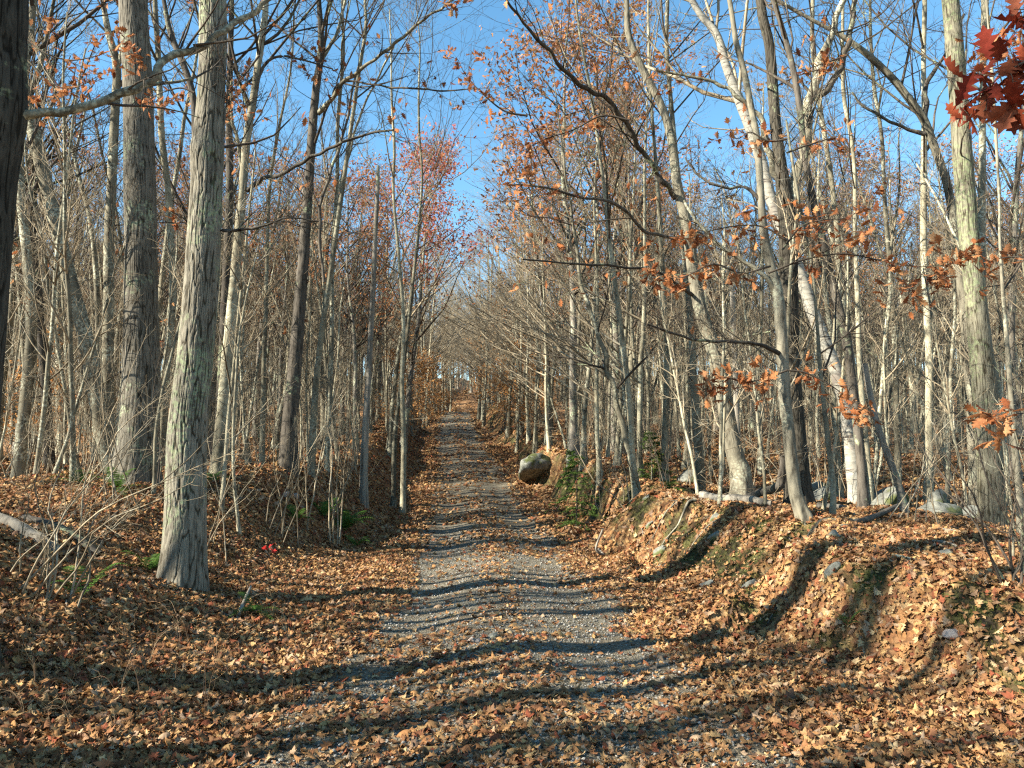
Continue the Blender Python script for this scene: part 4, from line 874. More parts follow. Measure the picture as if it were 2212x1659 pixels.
# far wood and the wood beside and behind the camera
def woodpts(n, cond, ymin, ymax, xw):
    out = []
    while len(out) < n:
        y = rg.uniform(ymin, ymax, 4000); x = rg.uniform(-xw, xw, 4000); t = x - xr(y)
        k = cond(x, y, t)
        out += list(zip(x[k], y[k]))
    return np.array(out[:n])
first = {}
for key, pr in PROTO.items():
    for i, (parts, jm, h) in enumerate(pr):
        for o in COL.objects:
            if o.data == parts[0][1]:
                first[(key, i)] = [c for c in o.parent.children if c.data in [p[1] for p in parts]]; break
def wood(name, pts, keys, label, smin=.85, smax=1.15):
    if not len(pts): return
    n = len(pts); z = H(pts[:, 0], pts[:, 1])
    e = np.stack([rg.normal(size=n) * .035, rg.normal(size=n) * .035, rg.uniform(0, 6.28, n)], -1)
    scatter(name, np.column_stack([pts, z]), e, rg.uniform(smin, smax, n), [first[k] for k in keys if k in first], label)
POLES = [('pole', i) for i in range(5)]; MAT = [('mature', i) for i in range(3)]; SAP = [('sapling', i) for i in range(3)]
fp = woodpts(1500, lambda x, y, t: (abs(t) > 3.6) & (abs(x) < .76 * y), 42, 135, 100)
wood('far_woods', fp, POLES * 2 + MAT + MAT, 'far wood of bare trees receding uphill on both sides')
fp = woodpts(130, lambda x, y, t: (abs(t) > 4) & (abs(t) < 30), 44, 90, 40)
wood('far_saplings_woods', fp, SAP, 'far undergrowth of thin saplings along the road', .8, 1.3)
fp = woodpts(520, lambda x, y, t: (abs(t) < 45), 130, 215, 60)
wood('hilltop_woods', fp, POLES + MAT, 'wood on the hilltop where the road vanishes', .9, 1.5)
# trees outside the frame: those on the left throw the long shadows over the road
TALL = [('tall', i) for i in range(3)]
fp = woodpts(70, lambda x, y, t: (t < -4.2) & (x < -.70 * y - 1.0) & (t > -26), -14, 15, 30)
wood('side_woods', fp, TALL, 'wood continuing beyond the left edge beside the camera', .8, 1.0)
fp = woodpts(12, lambda x, y, t: (t < -4.0) & (x < -.70 * y - .9) & (t > -12), -4.5, 7, 14)
fu = woodpts(16, lambda x, y, t: (x < -.70 * y - 2.0) & (t > -8.5), -1, 5.2, 9)  # saplings added out of view to shade the lower left slope
wood('side_shade_saplings', fu, SAP, 'added unseen saplings beyond the left edge shading the slope', .55, .9)
wood('side_trunks_woods', fp, TALL[2:] + TALL, 'nearest trunks beyond the left edge that shade the road', .7, .9)
fp = woodpts(30, lambda x, y, t: (t > 5) & (x > .72 * y + 1.5), -14, 20, 34)
wood('right_side_woods', fp, POLES + MAT, 'wood continuing beyond the right edge', .8, 1.0)
fp = woodpts(24, lambda x, y, t: abs(t) > 4.5, -34, -15, 26)
wood('rear_woods', fp, POLES + MAT, 'wood behind along the road', .8, 1.0)

# ------------------------------------------------------------------ brush: clumps of thin stems
def brush(label, px_, d, targets, r0=3., seed=0, mat=M_twig, group=None, fine=4, L=.35, name='brush_clump', spread=.25, leaves=0):
    rg = np.random.default_rng(seed); f = gnd(px_, d); root = thing(name, label, 'shrub', f, group)
    for (a, b, dd) in targets:
        e = P(a, b, d + dd) - f; st = np.array([rg.normal() * spread, rg.normal() * spread * .6, 0]); st[2] = float(H(f[0] + st[0], f[1] + st[1])) - f[2] - .06
        mid = st * .5 + e * .5 + np.array([rg.normal() * .06, 0, np.linalg.norm(e) * .10]) + rg.normal(size=3) * .04
        c = catmull([st, st * .75 + e * .25 + [0, 0, np.linalg.norm(e) * .08], mid, e], 14) + np.cumsum(rg.normal(size=(14, 3)) * .008, 0)
        rr = np.linspace(r0, r0 * .25, 14) * .5 * d / FPX
        g = Geo(); g.tube(c[None], rr[None], 6)
        L1, R1 = spawn(rg, c[None], rr[None], fine + 3, L, .6, 6, rf=.5, up=.06, wander=.13, umin=.3, rmin=.0022); g.tube(L1, R1, 4)
        L2, R2 = spawn(rg, L1, R1, fine, .5, .65, 5, up=.04, wander=.17, rmin=.0016, lmin=.08); g.tube(L2, R2, 3)
        link('stem', g.mesh('stem', [mat]), root)
        if leaves:
            tp = L2[:, -1]
            for k in range(leaves):
                a_ = tp[rg.integers(0, len(tp))]; link('leaf', RUST[int(rg.integers(0, 5))], root, a_, tuple(rg.uniform(0, 6.28, 3)), rg.uniform(.4, .7))
    return root
brush('arching bare shrub stems rising from the leaves at the lower left', 120, 6.3, [(300, 1010, .3), (345, 905, 0), (480, 930, -.4), (430, 1060, -.6), (240, 900, .4), (200, 1000, .2), (330, 1080, -.3), (170, 930, .5), (520, 975, -.5)], r0=5.2, seed=201, mat=M_twig, spread=.13)
brush('bare upright shrub stems at the left edge beside the fallen log', 75, 6.6, [(100, 960, .2), (60, 1010, 0), (150, 1040, 0), (95, 1150, -.2), (195, 1060, .1)], r0=4., seed=202, mat=M_twig, spread=.12)
brush('dark arching brush stems crossing in front of the pale trunk at right', 2195, 6.2, [(2130, 1140, 0), (2040, 980, .3), (1930, 900, .6), (2070, 850, .2), (2110, 940, 0), (2160, 900, -.1), (1990, 1010, .4), (2200, 820, 0)], r0=6., seed=203, mat=M_twigd, spread=.1)
brush('pale brush stems at the right edge behind the dark arching stems', 2230, 7.2, [(2150, 1000, 0), (2190, 880, 0), (2170, 780, .3), (2100, 1060, .2), (2210, 950, 0)], r0=6., seed=204, mat=M_pole, spread=.2)
brush('pale stems fanning at the foot of the kinked slim trunk', 1378, 15.3, [(1290, 980, .2), (1240, 960, .4), (1320, 900, 0), (1270, 1040, 0), (1330, 960, -.3)], r0=4., seed=205, mat=M_twig)
brush('bare pale stems in front of the tall dark roadside trunk', 700, 13.4, [(690, 850, 0), (745, 800, .2), (720, 900, 0), (770, 880, .2), (660, 930, 0), (790, 920, 0), (735, 960, 0)], r0=4., seed=206, mat=M_twig)
for j in range(70):
    for _ in range(50):
        y = rg.uniform(9.5, 30) ; t = rg.uniform(3.2, 9) * (1 if rg.uniform() < .45 else -1); x = t + xr(y)
        if abs(x) < .66 * y and free(x, y, .5): break
    side = 'left' if t < 0 else 'right'; px_ = x / y * FPX + CX; g0 = gnd(px_, y); hh = rg.uniform(1.2, 2.8)
    by = 985 - (g0[2] - 1.6) / y * FPX
    tg = [(px_ + rg.normal() * .55 / y * FPX, by - hh * rg.uniform(.6, 1.1) / y * FPX, rg.normal() * .4) for _ in range(7)]
    zone = 'near the road' if y < 18 else 'further up the road'
    lab = 'bare twiggy brush on the %s bank %s' % (side, zone)
    brush(lab, px_, y, tg, r0=rg.uniform(1.6, 2.6) * 14 / y, seed=300 + j, mat=M_twig if j % 3 else M_twigd, group='brush clumps on the %s bank %s' % (side, zone), fine=3)['bg'] = 'twiggy brush clump'
    placed.append((x, y))

# name each tree of the wood by the picked-out trunk it stands behind
ANCH = []
for o in COL.objects:
    if o.parent is None and o.get('anchor'): ANCH.append((o.location.x / o.location.y * FPX + CX, o['anchor'], o.location.y))
    if 'anchor' in o: del o['anchor']
for o in COL.objects:
    if o.get('bg'):
        y = o.location.y; px_ = o.location.x / y * FPX + CX; a = min(ANCH, key=lambda q: abs(q[0] - px_))
        dist = 'in front' if y < a[2] - 1 else 'close behind' if y < 20 else ('behind' if y < 27 else ('well behind' if y < 35 else 'far behind'))
        of_ = 'of ' if dist == 'in front' else ''; side = 'and left of' if px_ < a[0] - 10 else ('and right of' if px_ > a[0] + 10 else ('of' if dist == 'in front' else '')); ty = o.rotation_euler[1]; rz = o.rotation_euler[2]
        tx = o.rotation_euler[0]; lean = ty * math.cos(rz) + 0 * tx
        lk = 'left leaning' if ty < -.035 else ('right leaning' if ty > .035 else 'upright')
        lk = '' if o['bg'].startswith(('arching', 'twiggy')) else lk
        o['label'] = ' '.join(('%s %s %s %s the %s' % (lk, o['bg'], dist, side, a[1])).split()); del o['bg']
dupl = {}
for o in COL.objects:
    if o.parent is None and o.get('group') and o.get('label'): dupl.setdefault(o['label'], []).append(o)
for lab, os_ in dupl.items():
    if 2 <= len(os_) <= 5 and ' the ' in lab:
        os_.sort(key=lambda q: q.location.y); wd = ['nearest', 'second nearest', 'third nearest', 'fourth nearest', 'fifth nearest'][:len(os_)]; wd[-1] = 'farthest'
        for q, w_ in zip(os_, wd): q['label'] = w_ + ' ' + lab

# ------------------------------------------------------------------ leafy oak sprays close by
def spray(label, pts, d, leaves, lset=RUST, lsz=1., seed=0, r0=5, side=6, slen=.35, name='oak_branch', de=None, drop=0.15, flat=.55):
    rg = np.random.default_rng(seed); de = de or d
    q = np.array([P(a, b, d + (de - d) * i / (len(pts) - 1)) for i, (a, b) in enumerate(pts)]); f = q[0].copy(); q = q - f
    c = catmull(q, 16); rr = np.linspace(r0, 1.2, 16) * .5 * d / FPX
    root = thing(name, label, 'branch', f)
    g = Geo(); g.tube(c[None], rr[None], 6)
    L1, R1 = spawn(rg, c[None], rr[None], int(side * (1 if lset is REDL else 1.8)), slen * (1 if lset is REDL else 1.25), .7 if lset is REDL else .85, 6, up=.0, wander=.14, umin=.08, rmin=.0022, flat=.8, dec=.3); g.tube(L1, R1, 4)
    L2, R2 = spawn(rg, L1, R1, 3, .45, .7, 4, up=.02, wander=.12, rmin=.0016, flat=.7, lmin=.06); g.tube(L2, R2, 3)
    link('twig', g.mesh('twig', [M_twigd]), root)
    tp = np.vstack([L2[:, 1:].reshape(-1, 3), L1[:, 3:].reshape(-1, 3), c[6:]])
    lsz = lsz * (1 if lset is REDL else .84); leaves = int(leaves * (1 if lset is REDL else 1.9))
    for k in range(leaves):
        a = tp[rg.integers(0, len(tp))]; nn = norm(rg.normal(size=3) * .45 + np.array([0, -.15, flat])); s = lsz * rg.uniform(.6, 1.1)
        sp = rg.uniform(0, 6.28); e = eulers(nn[None], np.array([sp]))[0]
        ydir = np.array(Euler(tuple(e)).to_matrix() @ Vector((0, 1, 0)))
        link('leaf', lset[int(rg.integers(0, len(lset)))], root, a + ydir * .09 * s - np.array([0, 0, .01]), tuple(e), s)
spray('long level spray of rust oak leaves reaching right across the dark trunks', [(1660, 590), (1740, 560), (1820, 548), (1900, 562), (1970, 575), (2040, 572)], 7.0, 105, seed=401, side=11, slen=.3, lsz=.85)
spray('rust oak leaf spray left of the curved trunk above the low dark limb', [(1665, 575), (1600, 590), (1540, 570), (1470, 600), (1400, 590)], 7.6, 75, seed=402, side=9, slen=.25, lsz=.8)
spray('upper rust oak leaf spray crossing the many limbed trunk', [(1700, 520), (1650, 490), (1590, 488), (1530, 500), (1490, 510)], 7.4, 50, seed=403, side=8, slen=.25, lsz=.8)
spray('rust oak leaf spray over the fork of the dark trunk', [(1690, 540), (1730, 490), (1780, 475), (1830, 470), (1880, 440)], 7.4, 50, seed=404, side=8, slen=.3, lsz=.8)
spray('low hanging rust leaf spray in front of the curved trunk foot', [(1700, 800), (1660, 815), (1610, 825), (1560, 815), (1530, 830)], 7.0, 55, seed=405, side=8, slen=.35, lsz=.85)
spray('low rust leaf spray right of the curved trunk', [(1700, 800), (1740, 805), (1790, 830), (1830, 860), (1850, 890)], 7.0, 42, seed=406, side=8, slen=.35, lsz=.85)
spray('golden leaf spray beside the leaning birch', [(1700, 300), (1660, 305), (1620, 285), (1595, 300), (1570, 290)], 8.0, 26, seed=407, side=6, slen=.3, lsz=.8)
spray('yellow brown leaf spray high among the pale limbs', [(1700, 330), (1740, 315), (1790, 300), (1830, 290), (1850, 300)], 8.0, 26, seed=408, side=6, slen=.3, lsz=.8)
spray('small rust spray hanging before the upright limbs near the top', [(1830, 120), (1800, 130), (1770, 140), (1740, 150)], 8., 22, seed=409, side=5, slen=.35, lsz=.8)
spray('dark rust spray over the gap in the sky above the road', [(1360, 260), (1300, 250), (1240, 280), (1180, 300), (1120, 330)], 11., 70, seed=410, side=9, slen=.3, lsz=.95)
spray('leafy branch tip against the blue sky above the road', [(1140, 250), (1090, 240), (1040, 200), (1005, 160), (990, 130)], 10., 45, seed=411, side=8, slen=.3, lsz=.85)
spray('thin leafy twig hanging from the top edge over the road', [(1020, -60), (1000, -20), (980, 0), (960, 10)], 8., 14, seed=412, side=4, slen=.3, lsz=.8)
spray('crimson oak leaves of the nearest branch at the upper right corner', [(2330, 120), (2280, 110), (2220, 130), (2170, 160), (2130, 190)], 2.75, 62, lset=REDL, lsz=.72, seed=413, side=14, slen=.42, r0=9, flat=.3)
spray('second crimson spray at the upper right corner above the nearest branch', [(2330, 20), (2270, 10), (2220, 20), (2190, 20)], 3.0, 12, lset=REDL, lsz=.75, seed=414, side=5, slen=.42, r0=8, flat=.3)
spray('rust leaf spray at the right edge beside the pale trunk', [(2290, 880), (2240, 890), (2190, 895), (2160, 910)], 4.0, 22, seed=415, side=5, slen=.4, lsz=.75)
spray('scattered rust leaves right of the pale trunk near the top', [(2290, 60), (2200, 90), (2140, 110), (2090, 90)], 6.5, 34, seed=416, side=8, slen=.4, lsz=.8)
spray('small rust spray right of the pale trunk at mid height', [(2260, 560), (2200, 555), (2150, 560), (2120, 580)], 7., 26, seed=417, side=6, slen=.4, lsz=.8)
spray('rust oak leaf spray in the upper left against the sky', [(30, 60), (90, 110), (150, 130), (210, 120), (260, 100)], 9., 60, seed=418, side=9, slen=.35, lsz=.9)
spray('lower left rust leaf spray between the leaning and thick trunks', [(60, 130), (110, 180), (160, 190), (220, 160)], 9.5, 50, seed=419, side=9, slen=.4, lsz=.9)
spray('rust leaf spray seen between the two thick left trunks', [(420, 200), (390, 190), (350, 200), (320, 215)], 10., 30, seed=420, side=6, slen=.5, lsz=.9)
spray('rust leaf spray hanging right of the lichened trunk', [(560, 120), (530, 160), (510, 190), (520, 230)], 10., 36, seed=421, side=7, slen=.5, lsz=.9)
# one leaf hanging alone
f = P(2058, 146, 3.2); r = thing('hanging_leaf', 'single pinkish oak leaf hanging alone in front of the pale trunk', 'leaf', f)
link('leaf', REDL[1], r, (0, 0, 0), (R_(55), R_(8), R_(80)), .75)
g = Geo(); g.tube(catmull([(0.08, 0, 0), (.25, .05, .1), (.5, .1, .5), (.8, .2, 1.1)], 8)[None], np.linspace(.001, .0025, 8)[None], 4); link('twig', g.mesh('twig', [M_twigd]), r)

# ------------------------------------------------------------------ rocks, logs, sticks
def rock(label, px_, py_, wpx, hpx, seed, d=None, mat=M_rock, sink=.25, deep=.8, name='boulder', group=None):
    q = hit(px_, py_) if d is None else gnd(px_, d)
    dd = q[1]; sx = wpx * .5 * dd / FPX; sz = hpx * dd / FPX / (1.4)
    rg = np.random.default_rng(seed); me = bpy.data.meshes.new(name)
    import bmesh
    bm = bmesh.new(); bmesh.ops.create_icosphere(bm, subdivisions=4, radius=1)
    V = np.array([v.co[:] for v in bm.verts])
    k = 1 + .45 * (fbm(V[:, 0] * 1.2 + seed, V[:, 1] * 1.2 + V[:, 2] * .7, seed, 4) - .5) + .25 * (fbm(V[:, 2] * 3 + seed, V[:, 0] * 3 + V[:, 1], seed + 5, 3) - .5)
    for _ in range(9):
        nrm = norm(rg.normal(size=3)); c = .55 + .3 * rg.uniform(); dt = V @ nrm; V = V - np.maximum(dt - c, 0)[:, None] * nrm * .85
    V = V * k[:, None] * np.array([sx, sx * deep, sz])
    V[:, 0] = V[:, 0] * (1.1 - .35 * V[:, 2] / sz) + V[:, 2] * .35
    for v, c in zip(bm.verts, V): v.co = c
    for f_ in bm.faces: f_.smooth = True
    bm.to_mesh(me); bm.free(); me.materials.append(mat)
    z = float(H(q[0], q[1])) + sz * (.5 - sink)
    o = link(name, me, None, (q[0], q[1], z), (rg.normal() * .15, rg.normal() * .15, rg.uniform(-.5, .5))); tag(o, label, 'rock', group); return o
rock('grey ledge boulder poking from the right bank beside the spruce', 1160, 1003, 78, 40, 1, sink=.95, deep=1.8)
rock('mossy boulder behind the foot of the dark many limbed trunk', 1770, 1075, 70, 50, 2, d=13.5)
rock('pale lichened boulder just right of the dark many limbed trunk', 1765, 1035, 80, 40, 3, d=15.5)
rock('dark mossy boulder between the speckled trunk and the dead leaning stem', 1895, 1050, 95, 60, 4, d=14)
rock('upright mossy boulder left of the big pale trunk', 2010, 1060, 46, 62, 5, d=13)
rock('wide dark boulder at the bank top beside the dead leaning stem', 2010, 1110, 110, 52, 6, d=11.2)
rock('low boulder in the brush in front of the pale trunk', 2085, 1110, 80, 44, 7, d=11.5)
rock('grey boulder far behind the arching tree foot', 1480, 1010, 60, 34, 8, d=18)
rock('small mossy rock left of the curved trunk foot', 1725, 1150, 34, 26, 9, d=9.4)
rock('rounded rock sunk in the right bank near the edge', 2045, 1200, 30, 18, 10, name='rock')
rock('white rock on the left bank beside another pale one', 616, 1075, 15, 13, 11, mat=M_quartz, name='rock')
rock('tan rock on the left bank right of the white one', 638, 1078, 18, 12, 12, mat=M_quartz, name='rock')
rock('pinkish pale stone lying on the gravel in the foreground', 1019, 1390, 17, 13, 13, mat=M_quartz, sink=.1, name='stone')
rock('smaller pale stone touching the pinkish one on the gravel', 1033, 1389, 12, 10, 14, mat=M_quartz, sink=.1, name='stone')
rock('rounded grey stone lying on the road right of the pale stones', 1066, 1379, 18, 13, 15, sink=.1, name='stone')
rock('pale stone half buried in the lower right bank', 2060, 1375, 44, 20, 16, mat=M_quartz, name='rock')
def log(label, pts, mat=M_dead, name='fallen_log', seed=0, lift=.4, stubs=0):
    """pts: (px, py on the ground or None, width px, d)"""
    W = []; R = []
    for (px_, wd, d, up) in pts:
        g0 = gnd(px_, d); r = wd * .5 * d / FPX; g0[2] += r * lift + up; W.append(g0); R.append(r)
    W = np.array(W); f = W[0].copy(); W = W - f; n = 30; cp = catmull(np.column_stack([W, R]), n); c = cp[:, :3]; r = cp[:, 3]
    S = 16; v, q = tubes(c[None], r[None], S); rg = np.random.default_rng(seed)
    V = v.reshape(n, S, 3); TH, SS = np.meshgrid(np.arange(S) / S, np.linspace(0, 6, n)); k = 1 + .3 * (vn(TH * 6, SS * 1.5, seed, 6) - .5) + .2 * (vn(TH * 12, SS * .6, seed + 1, 12) - .5)
    V = c[:, None] + (V - c[:, None]) * k[..., None]; v = V.reshape(-1, 3)
    e0 = len(v); v = np.vstack([v, c[0] - (c[1] - c[0]) * .1, c[-1] + (c[-1] - c[-2]) * .1])
    T = [(e0, (i + 1) % S, i) for i in range(S)] + [(e0 + 1, (n - 1) * S + i, (n - 1) * S + (i + 1) % S) for i in range(S)]
    o = thing(name, label, 'log' if 'log' in name else 'stick', f); link('trunk' if 'log' in name else 'stem', mk('log', v, q[:, ::-1][:, ::-1], T, [mat]), o)
    if stubs:
        L1, R1 = spawn(rg, c[None], r[None], stubs, .35, 1., 5, rf=.4, up=.12, wander=.12); g = Geo(); g.tube(L1, R1, 6); link('stub', g.mesh('stub', [mat]), o)
    return o
log('thick dead log lying at the left edge behind the shrub stems', [(-60, 34, 8.2, 0), (20, 33, 8.1, 0), (90, 30, 8.0, .02), (145, 24, 7.9, .02)], seed=1, mat=M_dead)
log('dark log lying behind the shrub stems left of the lichened trunk', [(60, 20, 8.6, 0), (140, 22, 8.5, 0), (230, 20, 8.4, 0)], seed=2, mat=M_dark)
log('grey fallen log on the right bank left of the dark trunk', [(1510, 16, 13.2, .12), (1560, 22, 12.8, .1), (1610, 22, 12.3, .1), (1660, 16, 12.1, .05)], seed=3, stubs=2)
log('dark fallen limb rising toward the foot of the many limbed trunk', [(1590, 16, 12.4, .1), (1640, 18, 12.3, .2), (1680, 18, 12.2, .35), (1690, 16, 12.1, .8)], seed=4, mat=M_dark)
log('pale log lying behind the curved trunk foot', [(1760, 14, 12, .05), (1830, 15, 11.6, .05), (1900, 12, 11.2, .05)], seed=5)
log('dark tapering limb on the bank top right of the slim pale sapling', [(1830, 11, 9.4, .03), (1880, 12, 9.8, .06), (1935, 8, 10.3, .15)], seed=6, mat=M_dark, name='fallen_limb')
log('short pale stick at the foot of the curved trunk', [(1668, 9, 9.2, .02), (1700, 12, 9.3, .04), (1745, 9, 9.3, .04)], seed=7, name='broken_stick')
log('pale barked stick lying across the lower right bank', [(1915, 16, 6.8, .03), (1965, 13, 6.9, .05), (2010, 11, 7., .05), (2065, 8, 7.1, .04)], seed=8, mat=M_smooth, name='broken_stick')
log('curled thin stick at the foot of the right bank', [(1290, 4, 13.2, .1), (1300, 5, 12.9, .05), (1285, 5, 12.8, .15), (1300, 4, 12.7, .5)], seed=9, name='bent_stick')
log('short pale stick on the left slope beside the red leaves', [(528, 9, 7.6, .02), (540, 8, 7.9, .1), (553, 5, 8.1, .22)], seed=10, name='broken_stick')
log('weathered branch on the right bank above the mossy hollow', [(1990, 8, 8.2, .02), (2020, 9, 8., .04), (2055, 8, 7.8, .02)], seed=11, name='broken_stick')
rgs = np.random.default_rng(99)
for j in range(40):
    y = rgs.uniform(4, 18); sd = rgs.uniform() < .5; t = rgs.uniform(2.2, 6.5) * (1 if sd else -1); x = t + xr(y); px_ = x / y * FPX + CX; a = rgs.uniform(0, 3.14); l = rgs.uniform(.2, .6)
    if abs(x) > .66 * y: continue
    q = [((x + l * (k - 1) * math.cos(a)) / (y + l * (k - 1) * math.sin(a)) * FPX + CX, 1.3 * 9 / y * rgs.uniform(1, 3), y + l * (k - 1) * math.sin(a), .03) for k in range(3)]
    lab = 'fallen twig among the leaves on the %s slope' % ('right' if sd else 'left')
    o = log(lab, q, name='fallen_twig', seed=20 + j, mat=M_dead if j % 2 else M_dark); o['group'] = 'fallen twigs on the %s slope' % ('right' if sd else 'left'); o['category'] = 'twig'

rgr = np.random.default_rng(5)
for j in range(16):
    y = rgr.uniform(7.2, 16); ts = np.linspace(2.0, 4.4, 60); hz = H(ts + xr(y), np.full(60, y)); k = int(np.argmax(np.gradient(hz))); t0 = ts[min(k + 6, 59)]
    yy = y + np.linspace(0, rgr.uniform(-.35, .35), 9); tt = np.linspace(t0 + .25, ts[max(k - 7, 0)], 9) + rgr.normal(size=9) * .03; xx = tt + xr(yy)
    c = np.stack([xx, yy, H(xx, yy) + .02 + .03 * np.sin(np.linspace(0, 3.1, 9))], -1); f = c[0].copy(); c = catmull(c - f, 20); rr = np.linspace(rgr.uniform(.012, .024), .004, 20)
    root = thing('exposed_root', 'bare root snaking down the %s face of the right bank' % ('near' if y < 11 else 'far'), 'root', f, 'roots on the %s face of the right bank' % ('near' if y < 11 else 'far')); g = Geo(); g.tube(c[None], rr[None], 7)
    L1, R1 = spawn(rgr, c[None], rr[None], 4, .4, .7, 6, rf=.5, up=-.25, wander=.2, rmin=.003); g.tube(L1, R1, 4); link('stem', g.mesh('stem', [M_mid]), root)
for j in range(12):
    y = rgr.uniform(6.5, 17); t = rgr.uniform(2.3, 3.4); x = t + xr(y); w_ = rgr.uniform(.08, .2) / y * FPX
    rock('half buried stone in the %s face of the right bank' % ('near' if y < 11 else 'far'), x / y * FPX + CX, 0, w_, w_ * .8, 40 + j, d=y, sink=.35, name='stone', group='stones in the %s face of the right bank' % ('near' if y < 11 else 'far'))
# ------------------------------------------------------------------ ferns, spruce, moss, stalks
def fern(label, px_, py_, n, L, seed, d=None):
    q = hit(px_, py_) if d is None else gnd(px_, d); q = np.array([q[0], q[1], float(H(q[0], q[1]))]); L *= 1.35; n = int(n * 1.4); rg = np.random.default_rng(seed); root = thing('fern', label, 'fern', q)
    for k in range(n):
        a = rg.uniform(0, 6.28); l = L * rg.uniform(.6, 1.1); el = rg.uniform(.35, 1.1); m = 16; s = np.linspace(0, 1, m)
        c = np.stack([np.cos(a) * l * s * math.cos(el), np.sin(a) * l * s * math.cos(el), l * (s * math.sin(el) * 1.2 - .55 * s ** 2.2) + .03], -1)
        T = norm(np.gradient(c, axis=0)); side = norm(np.cross(T, [0, 0, 1.])); g = Geo(); g.tube(c[None], np.linspace(.003, .001, m)[None], 3)
        for i in range(2, m):
            w_ = l * .17 * math.sin(math.pi * min(1, (s[i] * .9 + .12))) + .01
            for sg in (1, -1):
                b0 = c[i]; tip = b0 + side[i] * sg * w_ + T[i] * w_ * .35 - np.array([0, 0, w_ * .15]); hw = T[i] * l / m * .22
                m1 = b0 + (tip - b0) * .35
                g.add([b0 - hw * .6, m1 - hw, tip, m1 + hw, b0 + hw * .6], None, [(0, 1, 3), (0, 3, 4), (1, 2, 3)])
        link('frond', g.mesh('frond', [M_fern], smooth=False), root)
fern('bright green fern drooping over the left bank in the middle', 745, 1150, 16, .65, 1)
fern('green fern patch on the left bank above the bright one', 700, 1120, 12, .6, 2)
fern('shaded dark fern below the bright one on the left bank', 770, 1185, 9, .4, 3)
fern('small shaded fern on the left bank near the pale rocks', 640, 1130, 8, .35, 4)
fern('small fern on the left slope right of the lichened trunk', 548, 1332, 9, .27, 5)
fern('tall fern frond behind the lower left shrub stems', 178, 1300, 4, .42, 6)
fern('dark fern at the left foot of the lichened trunk', 322, 1240, 10, .33, 7)
fern('small fern at the foot of the sunlit grey trunk', 468, 1070, 9, .4, 8, d=12.6)
fern('fern patch at the foot of the thickest trunk', 255, 1085, 10, .45, 9, d=11)
fern('low fern on the far left behind the shrub stems', 175, 1095, 8, .4, 10, d=11)
fern('green plant low behind the kinked slim trunk', 1440, 1050, 10, .5, 11, d=15.5)
fern('tiny fern sprig on the lower right bank', 1830, 1370, 6, .2, 12)
def spruce(label, px_, d, h, seed):
    q = gnd(px_, d); rg = np.random.default_rng(seed); root = thing('spruce_sapling', label, 'spruce', q)
    g = Geo(); g.tube(catmull([(0, 0, -.1), (.02, 0, h * .5), (0, 0, h)], 10)[None], np.linspace(.022, .004, 10)[None], 7); link('trunk', g.mesh('trunk', [M_dark]), root)
    z = .15
    while z < h * .97:
        for k in range(int(rg.integers(3, 6))):
            a = rg.uniform(0, 6.28); L = (h - z) * .42 * rg.uniform(.6, 1.1) + .08; s = np.linspace(0, 1, 7)
            c = np.stack([np.cos(a) * L * s, np.sin(a) * L * s, z + L * (.12 * s - .28 * s ** 2)], -1); g = Geo(); g.tube(c[None], np.linspace(.006, .002, 7)[None], 3)
            L2, R2 = spawn(rg, c[None], np.full((1, 7), .004), 8, .5, .8, 4, up=-.02, wander=.05, flat=.8, rmin=.002); g.tube(L2, R2, 3)
            al = np.vstack([c[1:]] + [L2.reshape(-1, 3)]); ab = np.vstack([np.gradient(c, axis=0)[1:], np.gradient(L2, axis=1).reshape(-1, 3)])
            n = 420; i = rg.integers(0, len(al), n); tdir = norm(ab[i]); b0 = al[i] + ab[i] * rg.uniform(-.5, .5, (n, 1)); nd = norm(rg.normal(size=(n, 3)) * [1, 1, .6] + tdir * .9); nl = rg.uniform(.022, .04, (n, 1)); sd = norm(np.cross(nd, rg.normal(size=(n, 3)))) * .0045
            V = np.stack([b0 - sd, b0 + sd, b0 + nd * nl], 1).reshape(-1, 3); g.add(V, None, np.arange(n * 3).reshape(-1, 3))
            link('branch', g.mesh('branch', [M_needle], smooth=False), root)
        z += .13 * (1.15 - .4 * z / h)
spruce('small green spruce sapling on the right bank', 1243, 16.5, 1.75, 5)
spruce('shaded lower spruce sapling beside the pale kinked trunk', 1405, 18, 1.2, 6)
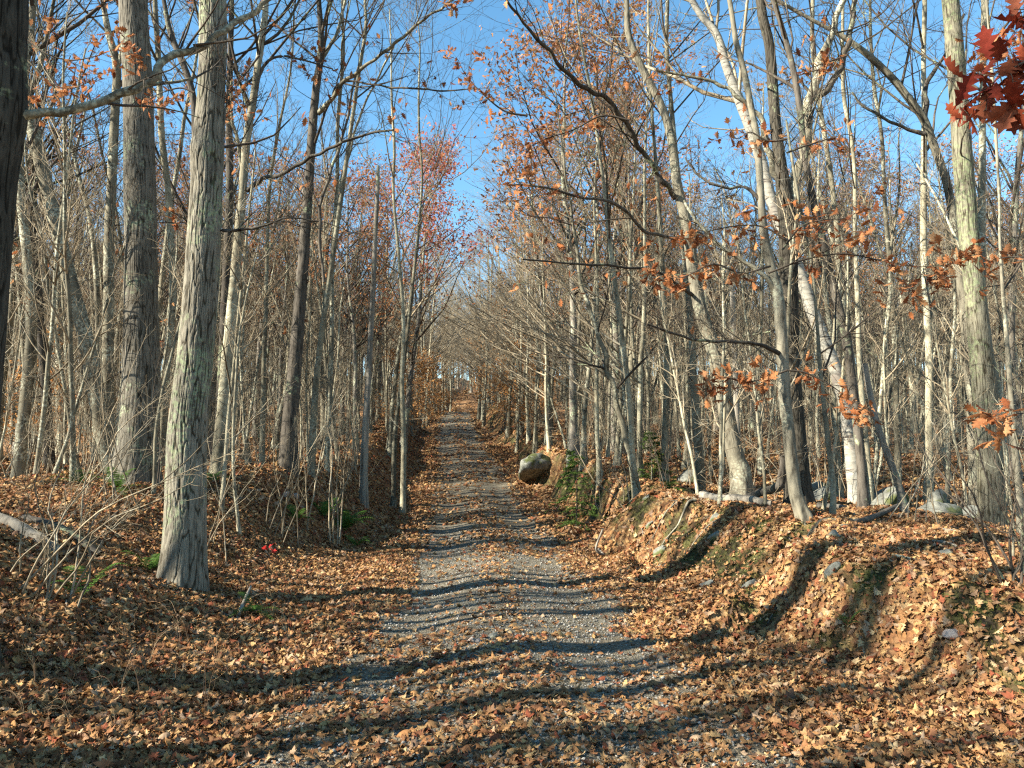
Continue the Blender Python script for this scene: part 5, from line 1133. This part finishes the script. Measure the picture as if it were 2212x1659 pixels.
# moss tufts on the bank
rg = np.random.default_rng(61); n = 150000
y = 3.5 + 18 * rg.uniform(size=n); t = rg.uniform(2.0, 4.6, n); x = t + xr(y); e = .1
st = np.hypot((H(x + e, y) - H(x - e, y)) / (2 * e), (H(x, y + e) - H(x, y - e)) / (2 * e)); k = (mossmask(x, y, st) > .45) & (x < .7 * y)
x, y = x[k][:60000], y[k][:60000]; n = len(x)
c = np.stack([x, y, H(x, y) - .005], -1); dr = norm(rg.normal(size=(n, 3)) * .7 + [-.4, -.2, .8]); l = rg.uniform(.015, .055, (n, 1)); sd = norm(np.cross(dr, rg.normal(size=(n, 3)))) * .005
V = np.stack([c - sd, c + sd, c + dr * l], 1).reshape(-1, 3)
if n: tag(link('moss', mk('moss', V, None, np.arange(n * 3).reshape(-1, 3), [M_moss], smooth=False)), 'olive green moss tufts on the steep faces of the right bank', kind='stuff')
# dry stalks in the foreground leaves
def stalk(px_, py_, h, seed, lab):
    q = hit(px_, py_); rg = np.random.default_rng(seed); z = float(H(q[0], q[1])); a = rg.uniform(0, 6.28)
    root = thing('dry_stalk', lab + (' close to the leafy slope foot' if px_ > 430 else ' under the bare shrub stems' if px_ < 230 else ' below the lichened trunk'), 'stalk', (q[0], q[1], z), 'dry stalks rising from the lower left leaves'); g = Geo()
    for k in range(int(rg.integers(1, 4))):
        b_ = a + rg.normal() * .6; v = np.array([math.cos(b_), math.sin(b_), 0]); hh = h * rg.uniform(.6, 1.1)
        c = catmull([(0, 0, -.02), v * hh * .15 + [0, 0, hh * .5], v * hh * .45 + [0, 0, hh * .8], v * hh * .8 + [0, 0, hh * rg.uniform(.5, .9)]], 12)
        g.tube(c[None], np.linspace(.0022, .0009, 12)[None], 4)
        L1, R1 = spawn(rg, c[None], np.full((1, 12), .0015), 4, .25, .8, 4, wander=.3, rmin=.0008); g.tube(L1, R1, 3)
    link('stem', g.mesh('stem', [M_straw]), root)
for j in range(26):
    stalk(rgs.uniform(30, 640), rgs.uniform(1340, 1600), rgs.uniform(.2, .55), 700 + j, 'thin dry stalk curling from the lower left leaves')
# red seedling
q = hit(580, 1215); root = thing('red_seedling', 'small maple seedling with red leaves on the left slope', 'seedling', q)
g = Geo(); g.tube(catmull([(0, 0, -.02), (.01, 0, .12), (.02, 0, .22)], 6)[None], np.full((1, 6), .002), 4); link('stem', g.mesh('stem', [M_twigd]), root)
Mr = leafmat('scarlet_leaf', [(.50, .03, .03), (.60, .07, .05)], .4); rl = leaf_mesh('leaf', 77, Mr, L=.1, kind='maple')
for k in range(5): link('leaf', rl, root, (.07 * math.cos(k * 1.3), .07 * math.sin(k * 1.3), .14 + .02 * k), (R_(50), R_(20 * (k % 2)), k * 1.3), 1.)
